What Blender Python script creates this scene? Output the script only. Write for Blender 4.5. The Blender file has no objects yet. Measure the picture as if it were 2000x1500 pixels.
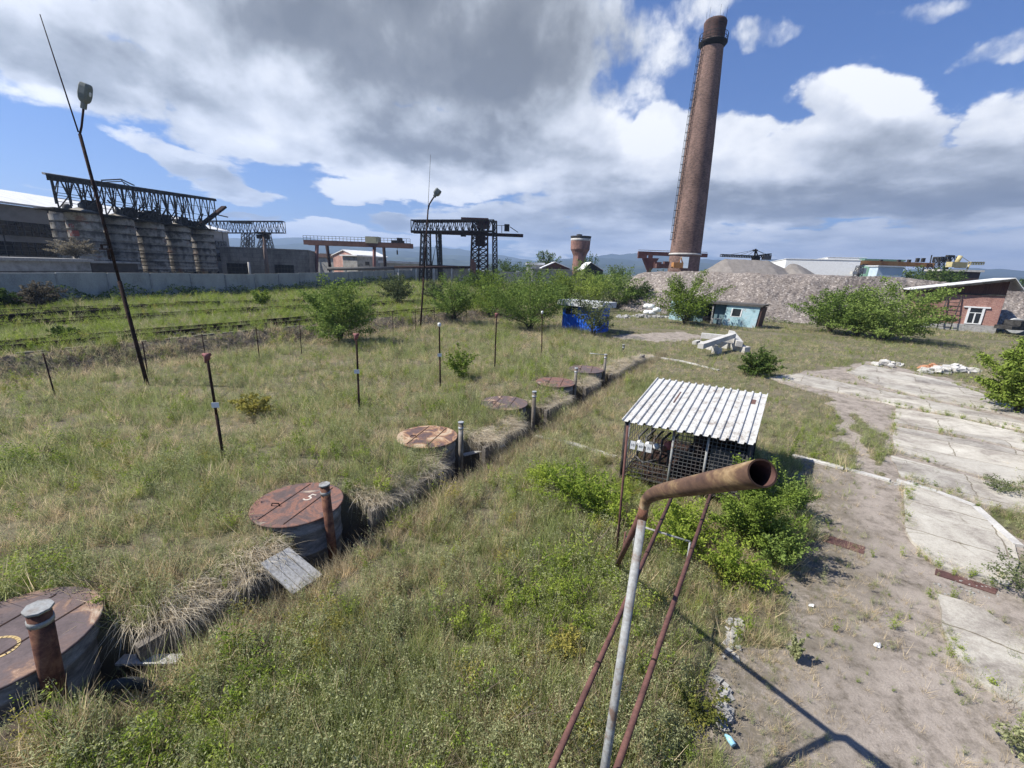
import bpy, math, random
import numpy as np
from mathutils import Vector, Matrix, noise as mnoise
random.seed(7); rng = np.random.default_rng(7)
R = math.radians
sc = bpy.context.scene
COL = sc.collection
# ------------------------------------------------------------------ camera model
FPX, PITCH, ROLL, CH = 840., R(14.93), R(2.0), 4.8
cf = Vector((0, math.cos(PITCH), -math.sin(PITCH))); cu0 = Vector((0, math.sin(PITCH), math.cos(PITCH))); cr0 = Vector((1, 0, 0))
cr = cr0*math.cos(ROLL)+cu0*math.sin(ROLL); cu = cu0*math.cos(ROLL)-cr0*math.sin(ROLL)
CO = Vector((0, 0, CH))
def ray(x, y): return cf+cr*((x-1000)/FPX)+cu*(-(y-750)/FPX)
def proj(p):
    q = Vector(p)-CO; d = q.dot(cf)
    return 1000+FPX*q.dot(cr)/d, 750-FPX*q.dot(cu)/d
def G(x, y, z=0.):
    d = ray(x, y); t = (z-CH)/d.z; return Vector((d.x*t, d.y*t, z))
def AY(x, y, Y):
    d = ray(x, y); return CO+d*(Y/d.y)
def AX(x, y, X):
    d = ray(x, y); return CO+d*(X/d.x)
def zat(bx, by, v):
    lo, hi = -3., 62.
    hi = min(hi, CH+(by*math.cos(PITCH)-.3)/math.sin(PITCH))
    for _ in range(50):
        m = (lo+hi)/2
        if proj((bx, by, m))[1] > v: lo = m
        else: hi = m
    return lo
# ------------------------------------------------------------------ terrain
T0 = Vector((-5.45, 4.01)); TD = Vector((.508, .8614)); TN = Vector((.8614, -.508))
def sstep(a, b, x):
    t = min(1., max(0., (x-a)/(b-a))); return t*t*(3-2*t)
def sp(x, y):
    dx, dy = x-T0.x, y-T0.y
    return dx*TD.x+dy*TD.y, dx*TN.x+dy*TN.y
PW, PT = .84, 1.36          # retaining wall face and far trench edge, across from the tank line
SWT = [sp(G(u, v, .6).x, G(u, v, .6).y)[0] for u, v in ((1, 1247), (582, 980), (835, 850), (985, 785), (1085, 745), (1145, 720))]
def pw(s):
    e = PW+.13*mnoise.noise((s*.9, 1.5, 0))+.06*mnoise.noise((s*3.1, 4.5, 0))-.05
    for q in SWT:
        d = abs(s-q-.25)
        if d < .95: e -= .62*(1-(d/.95)**2)
    return e
def gz(x, y):
    s, p = sp(x, y)
    k = 1-sstep(22, 25, s)
    if p > PT: z = 0.
    elif p > pw(s):
        nt_ = min(abs(s-q) for q in SWT); z = (-.42+.30*sstep(.8, 1.3, nt_))*k*(1-.8*sstep(PT-.3, PT, p))
    else:
        z = (.46-.34*sstep(1.5, 10, -p)-.16*sstep(-.45, 0, p-pw(s)))*k
    if s < 1.0 and PW < p < 2.6: z = .32*(1-sstep(1.1, 2.4, p))*(1-sstep(-.05, .3, s))-(.38*sstep(-.05, .3, s) if p < PT else 0)
    if p < -17:
        wob = .35*mnoise.noise((s*.35, 3.1, 0))
        z += (.82-.12)*sstep(17.2+wob, 18.9+wob, -p)*(1-sstep(38, 46, s))+.6*sstep(38, 46, s)
    # natural unevenness
    z += .05*mnoise.noise((x*.45, y*.45, 0))+.02*mnoise.noise((x*1.7, y*1.7, 4)) if p < pw(s)-.15 or p > PT+.15 else 0
    if x < 30: z += .8*sstep(50, 100, y)*(1-sstep(10, 30, x))
    if y > 140 or abs(x) > 140: z -= 3*sstep(140, 400, max(y, abs(x)))
    return z
def P(u, v):
    z = 0.
    for _ in range(12):
        g = G(u, v, z); z = .5*z+.5*gz(g.x, g.y)
    g = G(u, v, z); return g
def inpoly(x, y, poly):
    c = False; n = len(poly)
    for i in range(n):
        x1, y1 = poly[i]; x2, y2 = poly[(i+1) % n]
        if (y1 > y) != (y2 > y) and x < (x2-x1)*(y-y1)/(y2-y1)+x1: c = not c
    return c
def pxpoly(pts, z=0.): return [tuple(G(u, v, z).xy) for u, v in pts]
# ------------------------------------------------------------------ materials
MATS = {}
def newmat(name):
    m = bpy.data.materials.new(name); m.use_nodes = True; nt = m.node_tree; nt.nodes.clear()
    o = nt.nodes.new('ShaderNodeOutputMaterial'); return m, nt, o
def nd(nt, t, **kw):
    n = nt.nodes.new(t)
    for k, v in kw.items():
        if k.startswith('i_'): n.inputs[k[2:].replace('_', ' ')].default_value = v
        else: setattr(n, k, v)
    return n
def c4(c): return (c[0], c[1], c[2], 1)
def ramp(nt, stops, src):
    r = nt.nodes.new('ShaderNodeValToRGB'); e = r.color_ramp.elements
    while len(e) < len(stops): e.new(.5)
    for i, (p, c) in enumerate(stops): e[i].position = p; e[i].color = c4(c)
    nt.links.new(src, r.inputs[0]); return r.outputs[0]
def mixc(nt, f, a, b, mode='MIX'):
    n = nt.nodes.new('ShaderNodeMix'); n.data_type = 'RGBA'; n.blend_type = mode
    if isinstance(f, (int, float)): n.inputs[0].default_value = f
    else: nt.links.new(f, n.inputs[0])
    for i, v in ((6, a), (7, b)):
        if isinstance(v, tuple): n.inputs[i].default_value = c4(v)
        else: nt.links.new(v, n.inputs[i])
    return n.outputs[2]
def mth(nt, op, a, b=None, c=None, clamp=False):
    n = nt.nodes.new('ShaderNodeMath'); n.operation = op; n.use_clamp = clamp
    for i, v in enumerate((a, b, c)):
        if v is None: continue
        if isinstance(v, (int, float)): n.inputs[i].default_value = v
        else: nt.links.new(v, n.inputs[i])
    return n.outputs[0]
def noise(nt, co, scale, detail=5, rough=.6, dist=0.):
    n = nt.nodes.new('ShaderNodeTexNoise'); n.inputs['Scale'].default_value = scale; n.inputs['Detail'].default_value = detail
    n.inputs['Roughness'].default_value = rough; n.inputs['Distortion'].default_value = dist
    nt.links.new(co, n.inputs['Vector']); return n.outputs['Fac']
def vscale(nt, co, s):
    n = nt.nodes.new('ShaderNodeVectorMath'); n.operation = 'MULTIPLY'; n.inputs[1].default_value = s
    nt.links.new(co, n.inputs[0]); return n.outputs[0]
def finish(m, nt, o, col, rough=.85, bump=None, bs=.3, bd=.02, metal=0., spec=.3):
    b = nt.nodes.new('ShaderNodeBsdfPrincipled')
    if isinstance(col, tuple): b.inputs['Base Color'].default_value = c4(col)
    else: nt.links.new(col, b.inputs['Base Color'])
    if isinstance(rough, (int, float)): b.inputs['Roughness'].default_value = rough
    else: nt.links.new(rough, b.inputs['Roughness'])
    b.inputs['Metallic'].default_value = metal; b.inputs['Specular IOR Level'].default_value = spec
    if bump is not None:
        bn = nt.nodes.new('ShaderNodeBump'); bn.inputs['Strength'].default_value = bs; bn.inputs['Distance'].default_value = bd
        nt.links.new(bump, bn.inputs['Height']); nt.links.new(bn.outputs[0], b.inputs['Normal'])
    nt.links.new(b.outputs[0], o.inputs[0]); return m
def objco(nt):
    c = nt.nodes.new('ShaderNodeTexCoord').outputs['Object']; oi = nt.nodes.new('ShaderNodeObjectInfo'); v = nt.nodes.new('ShaderNodeVectorMath'); v.operation = 'MULTIPLY_ADD'
    nt.links.new(oi.outputs['Random'], v.inputs[0]); v.inputs[1].default_value = (37, 53, 0); nt.links.new(c, v.inputs[2]); return v.outputs[0]
def weathered(name, cols, scale=3., pos=None, rough=.85, stretch=(1, 1, 1), fine=40., fa=.35, bs=.3, bd=.01, metal=0., spec=.3, dist=.3):
    """stops of colour over layered noise plus a fine grain"""
    if name in MATS: return MATS[name]
    m, nt, o = newmat(name); co = vscale(nt, objco(nt), stretch)
    n1 = noise(nt, co, scale, 8, .65, dist); n2 = noise(nt, co, fine, 4, .7)
    pos = pos or [.3+.4*i/(max(1, len(cols)-1)) for i in range(len(cols))]
    c = ramp(nt, list(zip(pos, cols)), n1)
    g = ramp(nt, [(.25, (1-fa,)*3), (.75, (1+fa*.4,)*3)], n2)
    c = mixc(nt, 1., c, g, 'MULTIPLY')
    MATS[name] = finish(m, nt, o, c, rough, mth(nt, 'ADD', n1, mth(nt, 'MULTIPLY', n2, .5)), bs, bd, metal, spec); return MATS[name]
def brickmat(name, c1, c2, mortar, w=.25, h=.075, ms=.012, stain=(.5, .5, .5), sscale=.6):
    m, nt, o = newmat(name); tc = nt.nodes.new('ShaderNodeTexCoord'); uv = tc.outputs['UV']
    b = nt.nodes.new('ShaderNodeTexBrick'); nt.links.new(uv, b.inputs['Vector'])
    b.inputs['Color1'].default_value = c4(c1); b.inputs['Color2'].default_value = c4(c2); b.inputs['Mortar'].default_value = c4(mortar)
    b.inputs['Scale'].default_value = 1; b.inputs['Mortar Size'].default_value = ms; b.inputs['Brick Width'].default_value = w; b.inputs['Row Height'].default_value = h; b.inputs['Bias'].default_value = -.1
    n = noise(nt, vscale(nt, tc.outputs['Object'], (1, 1, .45)), sscale, 8, .7)
    st = ramp(nt, [(.35, stain), (.55, (1, 1, 1)), (.75, (1.12, 1.08, 1.04))], n)
    n2 = noise(nt, uv, 7, 3, .7)
    c = mixc(nt, 1., b.outputs['Color'], st, 'MULTIPLY'); c = mixc(nt, 1., c, ramp(nt, [(.2, (.65,)*3), (.8, (1.25,)*3)], n2), 'MULTIPLY')
    MATS[name] = finish(m, nt, o, c, .9, b.outputs['Fac'], -.4, .01); return m
def leafmat(name, cols, trans=.3):
    m, nt, o = newmat(name)
    g = nt.nodes.new('ShaderNodeNewGeometry'); oi = nt.nodes.new('ShaderNodeObjectInfo')
    co = nt.nodes.new('ShaderNodeTexCoord').outputs['Object']
    n = noise(nt, co, 1.1, 3, .6)
    f = mth(nt, 'ADD', mth(nt, 'MULTIPLY', g.outputs['Random Per Island'], .55), mth(nt, 'MULTIPLY', n, .5))
    f = mth(nt, 'ADD', f, mth(nt, 'MULTIPLY', mth(nt, 'SUBTRACT', oi.outputs['Random'], .5), .5))
    c = ramp(nt, [(.15+.7*i/(len(cols)-1), k) for i, k in enumerate(cols)], f)
    d = nt.nodes.new('ShaderNodeBsdfDiffuse'); t = nt.nodes.new('ShaderNodeBsdfTranslucent'); mx = nt.nodes.new('ShaderNodeMixShader')
    nt.links.new(c, d.inputs[0]); nt.links.new(c, t.inputs[0]); mx.inputs[0].default_value = trans
    nt.links.new(d.outputs[0], mx.inputs[1]); nt.links.new(t.outputs[0], mx.inputs[2]); nt.links.new(mx.outputs[0], o.inputs[0])
    MATS[name] = m; return m
RUST = weathered('rust', [(.035, .02, .016), (.11, .045, .03), (.20, .095, .055), (.10, .05, .04)], 6, fine=60, bs=.4)
RUSTD = weathered('dark_rust', [(.016, .013, .013), (.04, .026, .022), (.075, .04, .03)], 5, spec=.05)
RUSTR = weathered('red_rust', [(.06, .032, .03), (.11, .055, .048), (.17, .10, .08)], 3)
PIPER = weathered('pipe_rust', [(.06, .035, .03), (.13, .075, .05), (.28, .19, .10), (.42, .34, .24)], 8, stretch=(1, .22, .5), pos=[.34, .5, .6, .72], fine=50, bs=.5)
LEGR = weathered('leg_rust', [(.07, .035, .03), (.13, .06, .05), (.17, .085, .065)], 8, stretch=(1, 1, .4))
GREYP = weathered('grey_paint', [(.16, .11, .085), (.24, .235, .22), (.32, .33, .32), (.27, .26, .24), (.17, .11, .08)], 4, pos=[.34, .42, .5, .58, .66], rough=.6)
GALV = weathered('galvanised', [(.30, .32, .33), (.45, .47, .48), (.38, .36, .33)], 5, rough=.5, metal=.3)
LID = weathered('lid_rust', [(.09, .07, .07), (.125, .096, .094), (.145, .10, .088), (.27, .17, .115), (.46, .38, .29)], 1.6, pos=[.3, .47, .55, .61, .70], dist=1.2, fine=30, fa=.3)
LIDO = weathered('lid_orange', [(.10, .07, .07), (.15, .09, .075), (.32, .18, .10), (.50, .38, .26), (.13, .09, .085)], 1.5, pos=[.36, .44, .5, .57, .68], dist=1.2, fine=30)
LIDR = weathered('lid_red', [(.10, .075, .072), (.135, .088, .078), (.24, .12, .085), (.12, .088, .086), (.44, .35, .26)], 1.8, pos=[.32, .46, .52, .60, .70], dist=1.2, fine=30)
TANK = weathered('tank_side', [(.09, .085, .078), (.23, .22, .20), (.38, .37, .34)], 3, stretch=(1, 1, 3))
CONC = weathered('concrete', [(.18, .172, .16), (.32, .312, .29), (.41, .40, .375)], 1.2, fine=25)
CONCW = weathered('fence_concrete', [(.28, .275, .25), (.39, .385, .35), (.47, .46, .42)], .8, fine=20, stretch=(1, 1, .5))
CONCL = weathered('pale_concrete', [(.36, .34, .31), (.52, .50, .46), (.62, .60, .56)], 1.5, fine=30)
def silomat(name, lo, hi, red):
    m, nt, o = newmat(name); co = objco(nt); raw = nt.nodes.new('ShaderNodeTexCoord').outputs['Object']
    sx = nt.nodes.new('ShaderNodeSeparateXYZ'); nt.links.new(raw, sx.inputs[0])
    a = noise(nt, vscale(nt, co, (1, 1, .22)), 1.1, 8, .7); b = noise(nt, vscale(nt, co, (1, 1, 1.6)), .9, 7, .65); c_ = noise(nt, co, 7, 4, .7)
    ring = mth(nt, 'FRACT', mth(nt, 'ADD', mth(nt, 'MULTIPLY', sx.outputs[2], .87), mth(nt, 'MULTIPLY', c_, .12)))
    rs = mth(nt, 'MULTIPLY', mth(nt, 'POWER', ring, 3.), .20)
    f = mth(nt, 'SUBTRACT', mth(nt, 'ADD', mth(nt, 'MULTIPLY', a, .5), mth(nt, 'MULTIPLY', b, .5)), rs)
    col = ramp(nt, [(.32, lo), (.41, tuple(.45*l+.25*h for l, h in zip(lo, hi))), (.50, tuple(h*.8 for h in hi)), (.62, hi)], f)
    col = mixc(nt, ramp(nt, [(.60, (0,)*3), (.68, (red,)*3)], noise(nt, co, .7, 5, .6)), col, (.26, .12, .08))
    col = mixc(nt, 1., col, ramp(nt, [(.3, (.7,)*3), (.7, (1.1,)*3)], c_), 'MULTIPLY')
    return finish(m, nt, o, col, .9, c_, .5, .04, spec=.1)
SILO = silomat('silo_concrete', (.06, .052, .045), (.42, .385, .33), .55)
SILOL = silomat('silo_pale', (.10, .09, .075), (.46, .43, .375), .7)
SOOT = weathered('old_steel', [(.02, .02, .019), (.05, .048, .045), (.09, .086, .08)], 3, spec=.05)
STEELG = weathered('grey_steel', [(.055, .057, .057), (.11, .11, .108), (.09, .07, .06)], 2)
ROOFW = weathered('white_roof', [(.50, .49, .46), (.70, .70, .68), (.78, .78, .77)], .5, fine=8, fa=.2, rough=.6, stretch=(1, 4, 1))
SHEET = weathered('corrugated_white', [(.22, .15, .12), (.44, .415, .37), (.60, .59, .55), (.70, .69, .65)], 4, pos=[.28, .38, .5, .75], fine=22, fa=.45, rough=.45, bs=.1)
WOOD = weathered('old_planks', [(.22, .21, .19), (.42, .41, .38), (.55, .54, .51)], 3, stretch=(8, 8, 1), fine=40)
WOODD = weathered('dark_wood', [(.05, .025, .02), (.11, .05, .035), (.16, .08, .05)], 2, stretch=(6, 6, .4))
PINK = brickmat('pink_brick', (.50, .26, .20), (.58, .32, .25), (.5, .38, .33), .5, .2, .02)
BRICK = brickmat('house_brick', (.30, .125, .095), (.40, .20, .155), (.38, .29, .25), .28, .09, .012)
CHIM = brickmat('chimney_brick', (.13, .078, .062), (.27, .165, .13), (.22, .165, .14), .34, .13, .014, stain=(.5, .5, .5), sscale=.3)
BLUE = weathered('blue_paint', [(.012, .08, .45), (.015, .13, .72), (.05, .18, .65)], 3.5, stretch=(1, 1, .5), fa=.4, rough=.6)
TURQ = weathered('turquoise_paint', [(.16, .20, .22), (.34, .52, .56), (.45, .62, .66), (.30, .12, .06)], 1.1, pos=[.34, .46, .6, .72], fine=20)
TURQD = weathered('teal_panel', [(.08, .13, .15), (.14, .22, .25), (.18, .27, .30)], 1.1)
WHITE = weathered('white_paint', [(.66, .66, .64), (.78, .78, .77)], 3, fa=.15)
YELLOW = weathered('yellow_paint', [(.40, .33, .14), (.52, .44, .22), (.42, .38, .24)], 1.5)
CREAM = weathered('cream_paint', [(.55, .48, .28), (.68, .60, .38)], 1.5)
ORANGE = weathered('orange_paint', [(.25, .10, .04), (.42, .20, .07), (.40, .26, .11)], .6)
GLASS = weathered('dark_glass', [(.012, .014, .016), (.03, .035, .04)], 2, rough=.25, spec=.5)
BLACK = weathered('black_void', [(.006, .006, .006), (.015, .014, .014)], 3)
STONE = weathered('rubble_stone', [(.22, .21, .20), (.36, .35, .33), (.45, .43, .41)], 5, fine=12, bs=.7, bd=.04)
TIN = weathered('tin_sheet', [(.42, .44, .45), (.58, .60, .61), (.5, .5, .49)], 1.5, rough=.5)
BARK = weathered('bark', [(.05, .04, .03), (.10, .08, .06)], 8)
GREENP = weathered('green_paint', [(.10, .20, .15), (.16, .28, .21)], 1)
BLUEP = weathered('pale_blue_paint', [(.40, .50, .58), (.55, .64, .70)], 1)
ELM = leafmat('elm_leaf', [(0.081, 0.129, 0.030), (0.139, 0.204, 0.048), (0.220, 0.288, 0.077)])
ELMD = leafmat('dark_leaf', [(0.042, 0.074, 0.020), (0.083, 0.128, 0.034), (0.141, 0.189, 0.051)])
ELMY = leafmat('bright_leaf', [(0.104, 0.156, 0.030), (0.183, 0.247, 0.045), (0.267, 0.324, 0.075)])
ELMG = leafmat('greygreen_leaf', [(0.081, 0.101, 0.047), (0.135, 0.162, 0.074), (0.203, 0.223, 0.108)])
DRYB = leafmat('dry_twig', [(.10, .085, .06), (.19, .165, .12), (.27, .24, .18)])
GR_G = leafmat('grass_green', [(0.153, 0.195, 0.059), (0.307, 0.352, 0.123), (0.519, 0.562, 0.234)], .45)
GR_D = leafmat('grass_dry', [(0.352, 0.280, 0.179), (0.639, 0.518, 0.322), (1.012, 0.829, 0.538)], .45)
GR_W = leafmat('weed_grey', [(0.167, 0.187, 0.091), (0.332, 0.352, 0.178), (0.525, 0.529, 0.281)], .45)
GR_B = leafmat('weed_bright', [(0.129, 0.191, 0.036), (0.259, 0.337, 0.053), (0.398, 0.465, 0.089)], .45)
GR_Y = leafmat('weed_yellow', [(0.149, 0.152, 0.041), (0.276, 0.259, 0.062), (0.383, 0.338, 0.097)], .45)
GR_S = leafmat('stalk_brown', [(0.065, 0.052, 0.042), (0.130, 0.104, 0.078), (0.208, 0.169, 0.130)], .1)
# ------------------------------------------------------------------ mesh builder
ORG = {}
class MB:
    def __init__(s): s.v = []; s.f = []; s.uv = []; s.mi = []; s.sm = []; s.cur = 0
    def face(s, pts, uv=None, sm=False):
        b = len(s.v); s.v += [tuple(p) for p in pts]; s.f.append(tuple(range(b, b+len(pts)))); s.uv.append(uv); s.mi.append(s.cur); s.sm.append(sm)
    def hexa(s, p):   # 8 pts bottom ring then top ring
        b = len(s.v); s.v += [tuple(q) for q in p]
        for q in ((3, 2, 1, 0), (4, 5, 6, 7), (0, 1, 5, 4), (1, 2, 6, 5), (2, 3, 7, 6), (3, 0, 4, 7)):
            s.f.append(tuple(b+i for i in q)); s.uv.append(None); s.mi.append(s.cur); s.sm.append(False)
        return s
    def box(s, c, d, rz=0., tilt=None):
        M = Matrix.Rotation(rz, 3, 'Z')
        if tilt is not None: M = tilt
        pts = [Vector(c)+M @ Vector((sx*d[0]/2, sy*d[1]/2, sz*d[2]/2)) for sz in (-1, 1) for sx, sy in ((-1, -1), (1, -1), (1, 1), (-1, 1))]
        return s.hexa(pts)
    def prism(s, poly, z0, z1):
        n = len(poly)
        a = sum(poly[i][0]*poly[(i+1) % n][1]-poly[(i+1) % n][0]*poly[i][1] for i in range(n))
        if a < 0: poly = poly[::-1]
        s.face([(x, y, z1) for x, y in poly]); s.face([(x, y, z0) for x, y in poly[::-1]])
        for i in range(n):
            (x1, y1), (x2, y2) = poly[i], poly[(i+1) % n]; s.face([(x1, y1, z0), (x2, y2, z0), (x2, y2, z1), (x1, y1, z1)])
        return s
    def tube(s, pts, r, n=8, caps=True, r2=None):
        pts = [Vector(p) for p in pts]; k = len(pts)
        rs = r if isinstance(r, (list, tuple)) else ([r]*k if r2 is None else [r+(r2-r)*i/(k-1) for i in range(k)])
        b = len(s.v); X = None
        for i in range(k):
            d = (pts[min(k-1, i+1)]-pts[max(0, i-1)]).normalized()
            if X is None: X = d.orthogonal().normalized()
            else: X = (X-d*X.dot(d)).normalized()
            Y = d.cross(X)
            for j in range(n):
                a = 2*math.pi*j/n; s.v.append(tuple(pts[i]+(X*math.cos(a)+Y*math.sin(a))*rs[i]))
        for i in range(k-1):
            for j in range(n):
                j2 = (j+1) % n; s.f.append((b+i*n+j, b+i*n+j2, b+(i+1)*n+j2, b+(i+1)*n+j)); s.uv.append(None); s.mi.append(s.cur); s.sm.append(n > 5)
        if caps:
            s.f.append(tuple(b+j for j in range(n))[::-1]); s.f.append(tuple(b+(k-1)*n+j for j in range(n)))
            s.uv += [None, None]; s.mi += [s.cur]*2; s.sm += [False]*2
        return s
    def lathe(s, c, prof, n=24, capb=False, capt=True, a0=0., a1=2*math.pi):
        b = len(s.v); c = Vector(c)
        for r, z in prof:
            for j in range(n+1):
                a = a0+(a1-a0)*j/n; s.v.append((c.x+r*math.cos(a), c.y+r*math.sin(a), c.z+z))
        m = n+1
        for i in range(len(prof)-1):
            for j in range(n):
                q = (b+i*m+j, b+i*m+j+1, b+(i+1)*m+j+1, b+(i+1)*m+j)
                R0 = max(p[0] for p in prof); u0 = a_ = (a1-a0)*j/n*R0; u1 = (a1-a0)*(j+1)/n*R0
                s.f.append(q); s.uv.append(((u0, prof[i][1]), (u1, prof[i][1]), (u1, prof[i+1][1]), (u0, prof[i+1][1]))); s.mi.append(s.cur); s.sm.append(True)
        if capt: s.f.append(tuple(b+(len(prof)-1)*m+j for j in range(n))); s.uv.append(None); s.mi.append(s.cur); s.sm.append(False)
        if capb: s.f.append(tuple(b+j for j in range(n))[::-1]); s.uv.append(None); s.mi.append(s.cur); s.sm.append(False)
        return s
    def build(s, name, mats, parent=None, loc=None):
        me = bpy.data.meshes.new(name)
        o3 = Vector(loc) if loc is not None else (ORG.get(parent.name, Vector((0, 0, 0))) if parent is not None else Vector((0, 0, 0)))
        me.from_pydata([tuple(Vector(v)-o3) for v in s.v], [], s.f)
        ul = me.uv_layers.new(name='UVMap')
        for p, uv in zip(me.polygons, s.uv):
            if uv is None:
                n = p.normal
                if abs(n.z) > .75: ax = (Vector((1, 0, 0)), Vector((0, 1, 0)))
                else: t = Vector((-n.y, n.x, 0)).normalized(); ax = (t, Vector((0, 0, 1)))
                for li in p.loop_indices:
                    q = me.vertices[me.loops[li].vertex_index].co; ul.data[li].uv = (q.dot(ax[0]), q.dot(ax[1]))
            else:
                for k, li in enumerate(p.loop_indices): ul.data[li].uv = uv[k]
        for m in (mats if isinstance(mats, (list, tuple)) else [mats]): me.materials.append(m)
        me.polygons.foreach_set('material_index', s.mi); me.polygons.foreach_set('use_smooth', s.sm)
        me.update()
        o = bpy.data.objects.new(name, me); COL.objects.link(o)
        if parent is not None: o.parent = parent
        else: o.location = o3
        ORG[o.name] = o3
        return o
def thing(name, label, cat, loc=(0, 0, 0), group=None):
    o = bpy.data.objects.new(name, None); o.empty_display_size = .2; COL.objects.link(o); o.location = loc
    o['label'] = label; o['category'] = cat; ORG[o.name] = Vector(loc)
    if group: o['group'] = group
    return o
def tag(o, label, cat, group=None):
    o['label'] = label; o['category'] = cat
    if group: o['group'] = group
    return o
def struct(o, kind='structure'): o['kind'] = kind; return o
def sub(parent, o):     # make o a child of a part keeping place
    return o
def truss(mb, A, B, h, w, n, r, rb=None, zig=True):
    """box girder lattice from A to B (bottom centre line), height h, width w"""
    A, B = Vector(A), Vector(B); d = (B-A); side = Vector((-d.y, d.x, 0)).normalized()*w/2; up = Vector((0, 0, h)); rb = rb or r*.6
    for s_ in (-1, 1):
        a, b = A+side*s_, B+side*s_
        mb.tube([a, b], r, 4); mb.tube([a+up, b+up], r, 4)
        for i in range(n+1):
            p = a+d*(i/n); mb.tube([p, p+up], rb, 4, False)
            if i < n:
                q = a+d*((i+.5)/n); mb.tube([p, q+up], rb, 4, False); mb.tube([q+up, a+d*((i+1)/n)], rb, 4, False)
    for i in range(n+1):
        for z in (0, 1):
            p = A+d*(i/n)+up*z; mb.tube([p-side, p+side], rb, 4, False)
def lattower(mb, base, top, wb, wt, n, r, rb=None):
    base, top = Vector(base), Vector(top); rb = rb or r*.6
    def ring(t):
        c = base.lerp(top, t); w = (wb+(wt-wb)*t)/2; return [c+Vector((x*w, y*w, 0)) for x, y in ((-1, -1), (1, -1), (1, 1), (-1, 1))]
    r0 = ring(0); r1 = ring(1)
    for i in range(4): mb.tube([r0[i], r1[i]], r, 4)
    for k in range(n):
        a, b = ring(k/n), ring((k+1)/n)
        for i in range(4):
            j = (i+1) % 4; mb.tube([a[i], b[j]], rb, 4, False); mb.tube([a[j], b[i]], rb, 4, False); mb.tube([b[i], b[j]], rb, 4, False)
# ------------------------------------------------------------------ quads cloud (foliage)
def quads_mesh(name, C, size, asp, mat, parent=None, loc=(0, 0, 0), nrm_up=0.):
    n = len(C)
    a = rng.normal(size=(n, 3)); a[:, 2] *= .7; a /= np.linalg.norm(a, axis=1)[:, None]
    b = rng.normal(size=(n, 3)); b -= (b*a).sum(1)[:, None]*a; b /= np.linalg.norm(b, axis=1)[:, None]
    L = (size*(.6+.8*rng.random(n)))[:, None]
    a = a*L; b = b*L*asp
    V = np.stack([C-a*.5, C+b*.5-a*.05, C+a*.5, C-b*.5-a*.05], 1).reshape(-1, 3)
    me = bpy.data.meshes.new(name); me.vertices.add(4*n); me.loops.add(4*n); me.polygons.add(n)
    me.vertices.foreach_set('co', V.ravel().astype(np.float32)); me.loops.foreach_set('vertex_index', np.arange(4*n, dtype=np.int32))
    me.polygons.foreach_set('loop_start', np.arange(0, 4*n, 4, dtype=np.int32)); me.update(calc_edges=True); me.materials.append(mat)
    o = bpy.data.objects.new(name, me); COL.objects.link(o)
    if parent is not None: o.parent = parent
    else: o.location = loc
    return o
def blades_mesh(name, base, tip, w, mat, bend=.25, seg=3, droop=None):
    """base, tip (n,3): tapered bent blades"""
    n = len(base); d = tip-base; L = np.linalg.norm(d, axis=1)[:, None]
    sd = np.cross(d, rng.normal(size=(n, 3))); sd /= np.linalg.norm(sd, axis=1)[:, None]
    bd = np.cross(sd, d); bd /= np.linalg.norm(bd, axis=1)[:, None]; bd *= L*bend*(rng.random((n, 1))-.3)
    rows = []
    for k in range(seg+1):
        t = k/seg; c = base+d*t+bd*(t*t)*1.0+np.array([0, 0, -1.])*(droop if droop is not None else 0)*t**2
        hw = (w*(1-t*.85))[:, None]*.5
        rows.append(c-sd*hw); rows.append(c+sd*hw)
    V = np.stack(rows, 1).reshape(-1, 3); m = 2*(seg+1)
    q = np.array([[2*k, 2*k+1, 2*k+3, 2*k+2] for k in range(seg)])
    F = (np.arange(n)[:, None, None]*m+q[None]).reshape(-1, 4); nf = len(F)
    me = bpy.data.meshes.new(name); me.vertices.add(len(V)); me.loops.add(4*nf); me.polygons.add(nf)
    me.vertices.foreach_set('co', V.ravel().astype(np.float32)); me.loops.foreach_set('vertex_index', F.ravel().astype(np.int32))
    me.polygons.foreach_set('loop_start', np.arange(0, 4*nf, 4, dtype=np.int32)); me.update(calc_edges=True); me.materials.append(mat)
    return me
#@@PART2
# ================================================================== CAMERA, LIGHT, SKY
cam = bpy.data.cameras.new('camera'); co = bpy.data.objects.new('camera', cam); COL.objects.link(co); sc.camera = co
cam.sensor_width = 36; cam.lens = FPX/2000*36; cam.clip_start = .05; cam.clip_end = 30000
M = Matrix((cr, cu, -cf)).transposed().to_4x4(); M.translation = CO; co.matrix_world = M
SUN_EL, SUN_AZ = R(48.5), math.atan2(-1, -.06)      # direction towards the sun in plan: (-1, -.06)
sv = Vector((-math.cos(SUN_EL)*math.cos(math.atan(.06)), -math.cos(SUN_EL)*math.sin(math.atan(.06)), math.sin(SUN_EL)))
sl = bpy.data.lights.new('sun', 'SUN'); sl.energy = 4.9; sl.angle = R(.53); sl.color = (1, .955, .88)
so = bpy.data.objects.new('sun', sl); COL.objects.link(so); so.rotation_euler = sv.to_track_quat('Z', 'Y').to_euler(); so.location = (-20, 0, 40)
sc.view_settings.view_transform = 'Standard'; sc.view_settings.look = 'None'; sc.view_settings.exposure = .84; sc.view_settings.gamma = 1
w = bpy.data.worlds.new('World'); sc.world = w; w.use_nodes = True; nt = w.node_tree; nt.nodes.clear()
wo = nt.nodes.new('ShaderNodeOutputWorld')
sky = nt.nodes.new('ShaderNodeTexSky'); sky.sky_type = 'NISHITA'; sky.sun_disc = False; sky.sun_elevation = SUN_EL
sky.sun_rotation = math.atan2(sv.x, sv.y); sky.air_density = 1.; sky.dust_density = .0; sky.ozone_density = 2.
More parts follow.
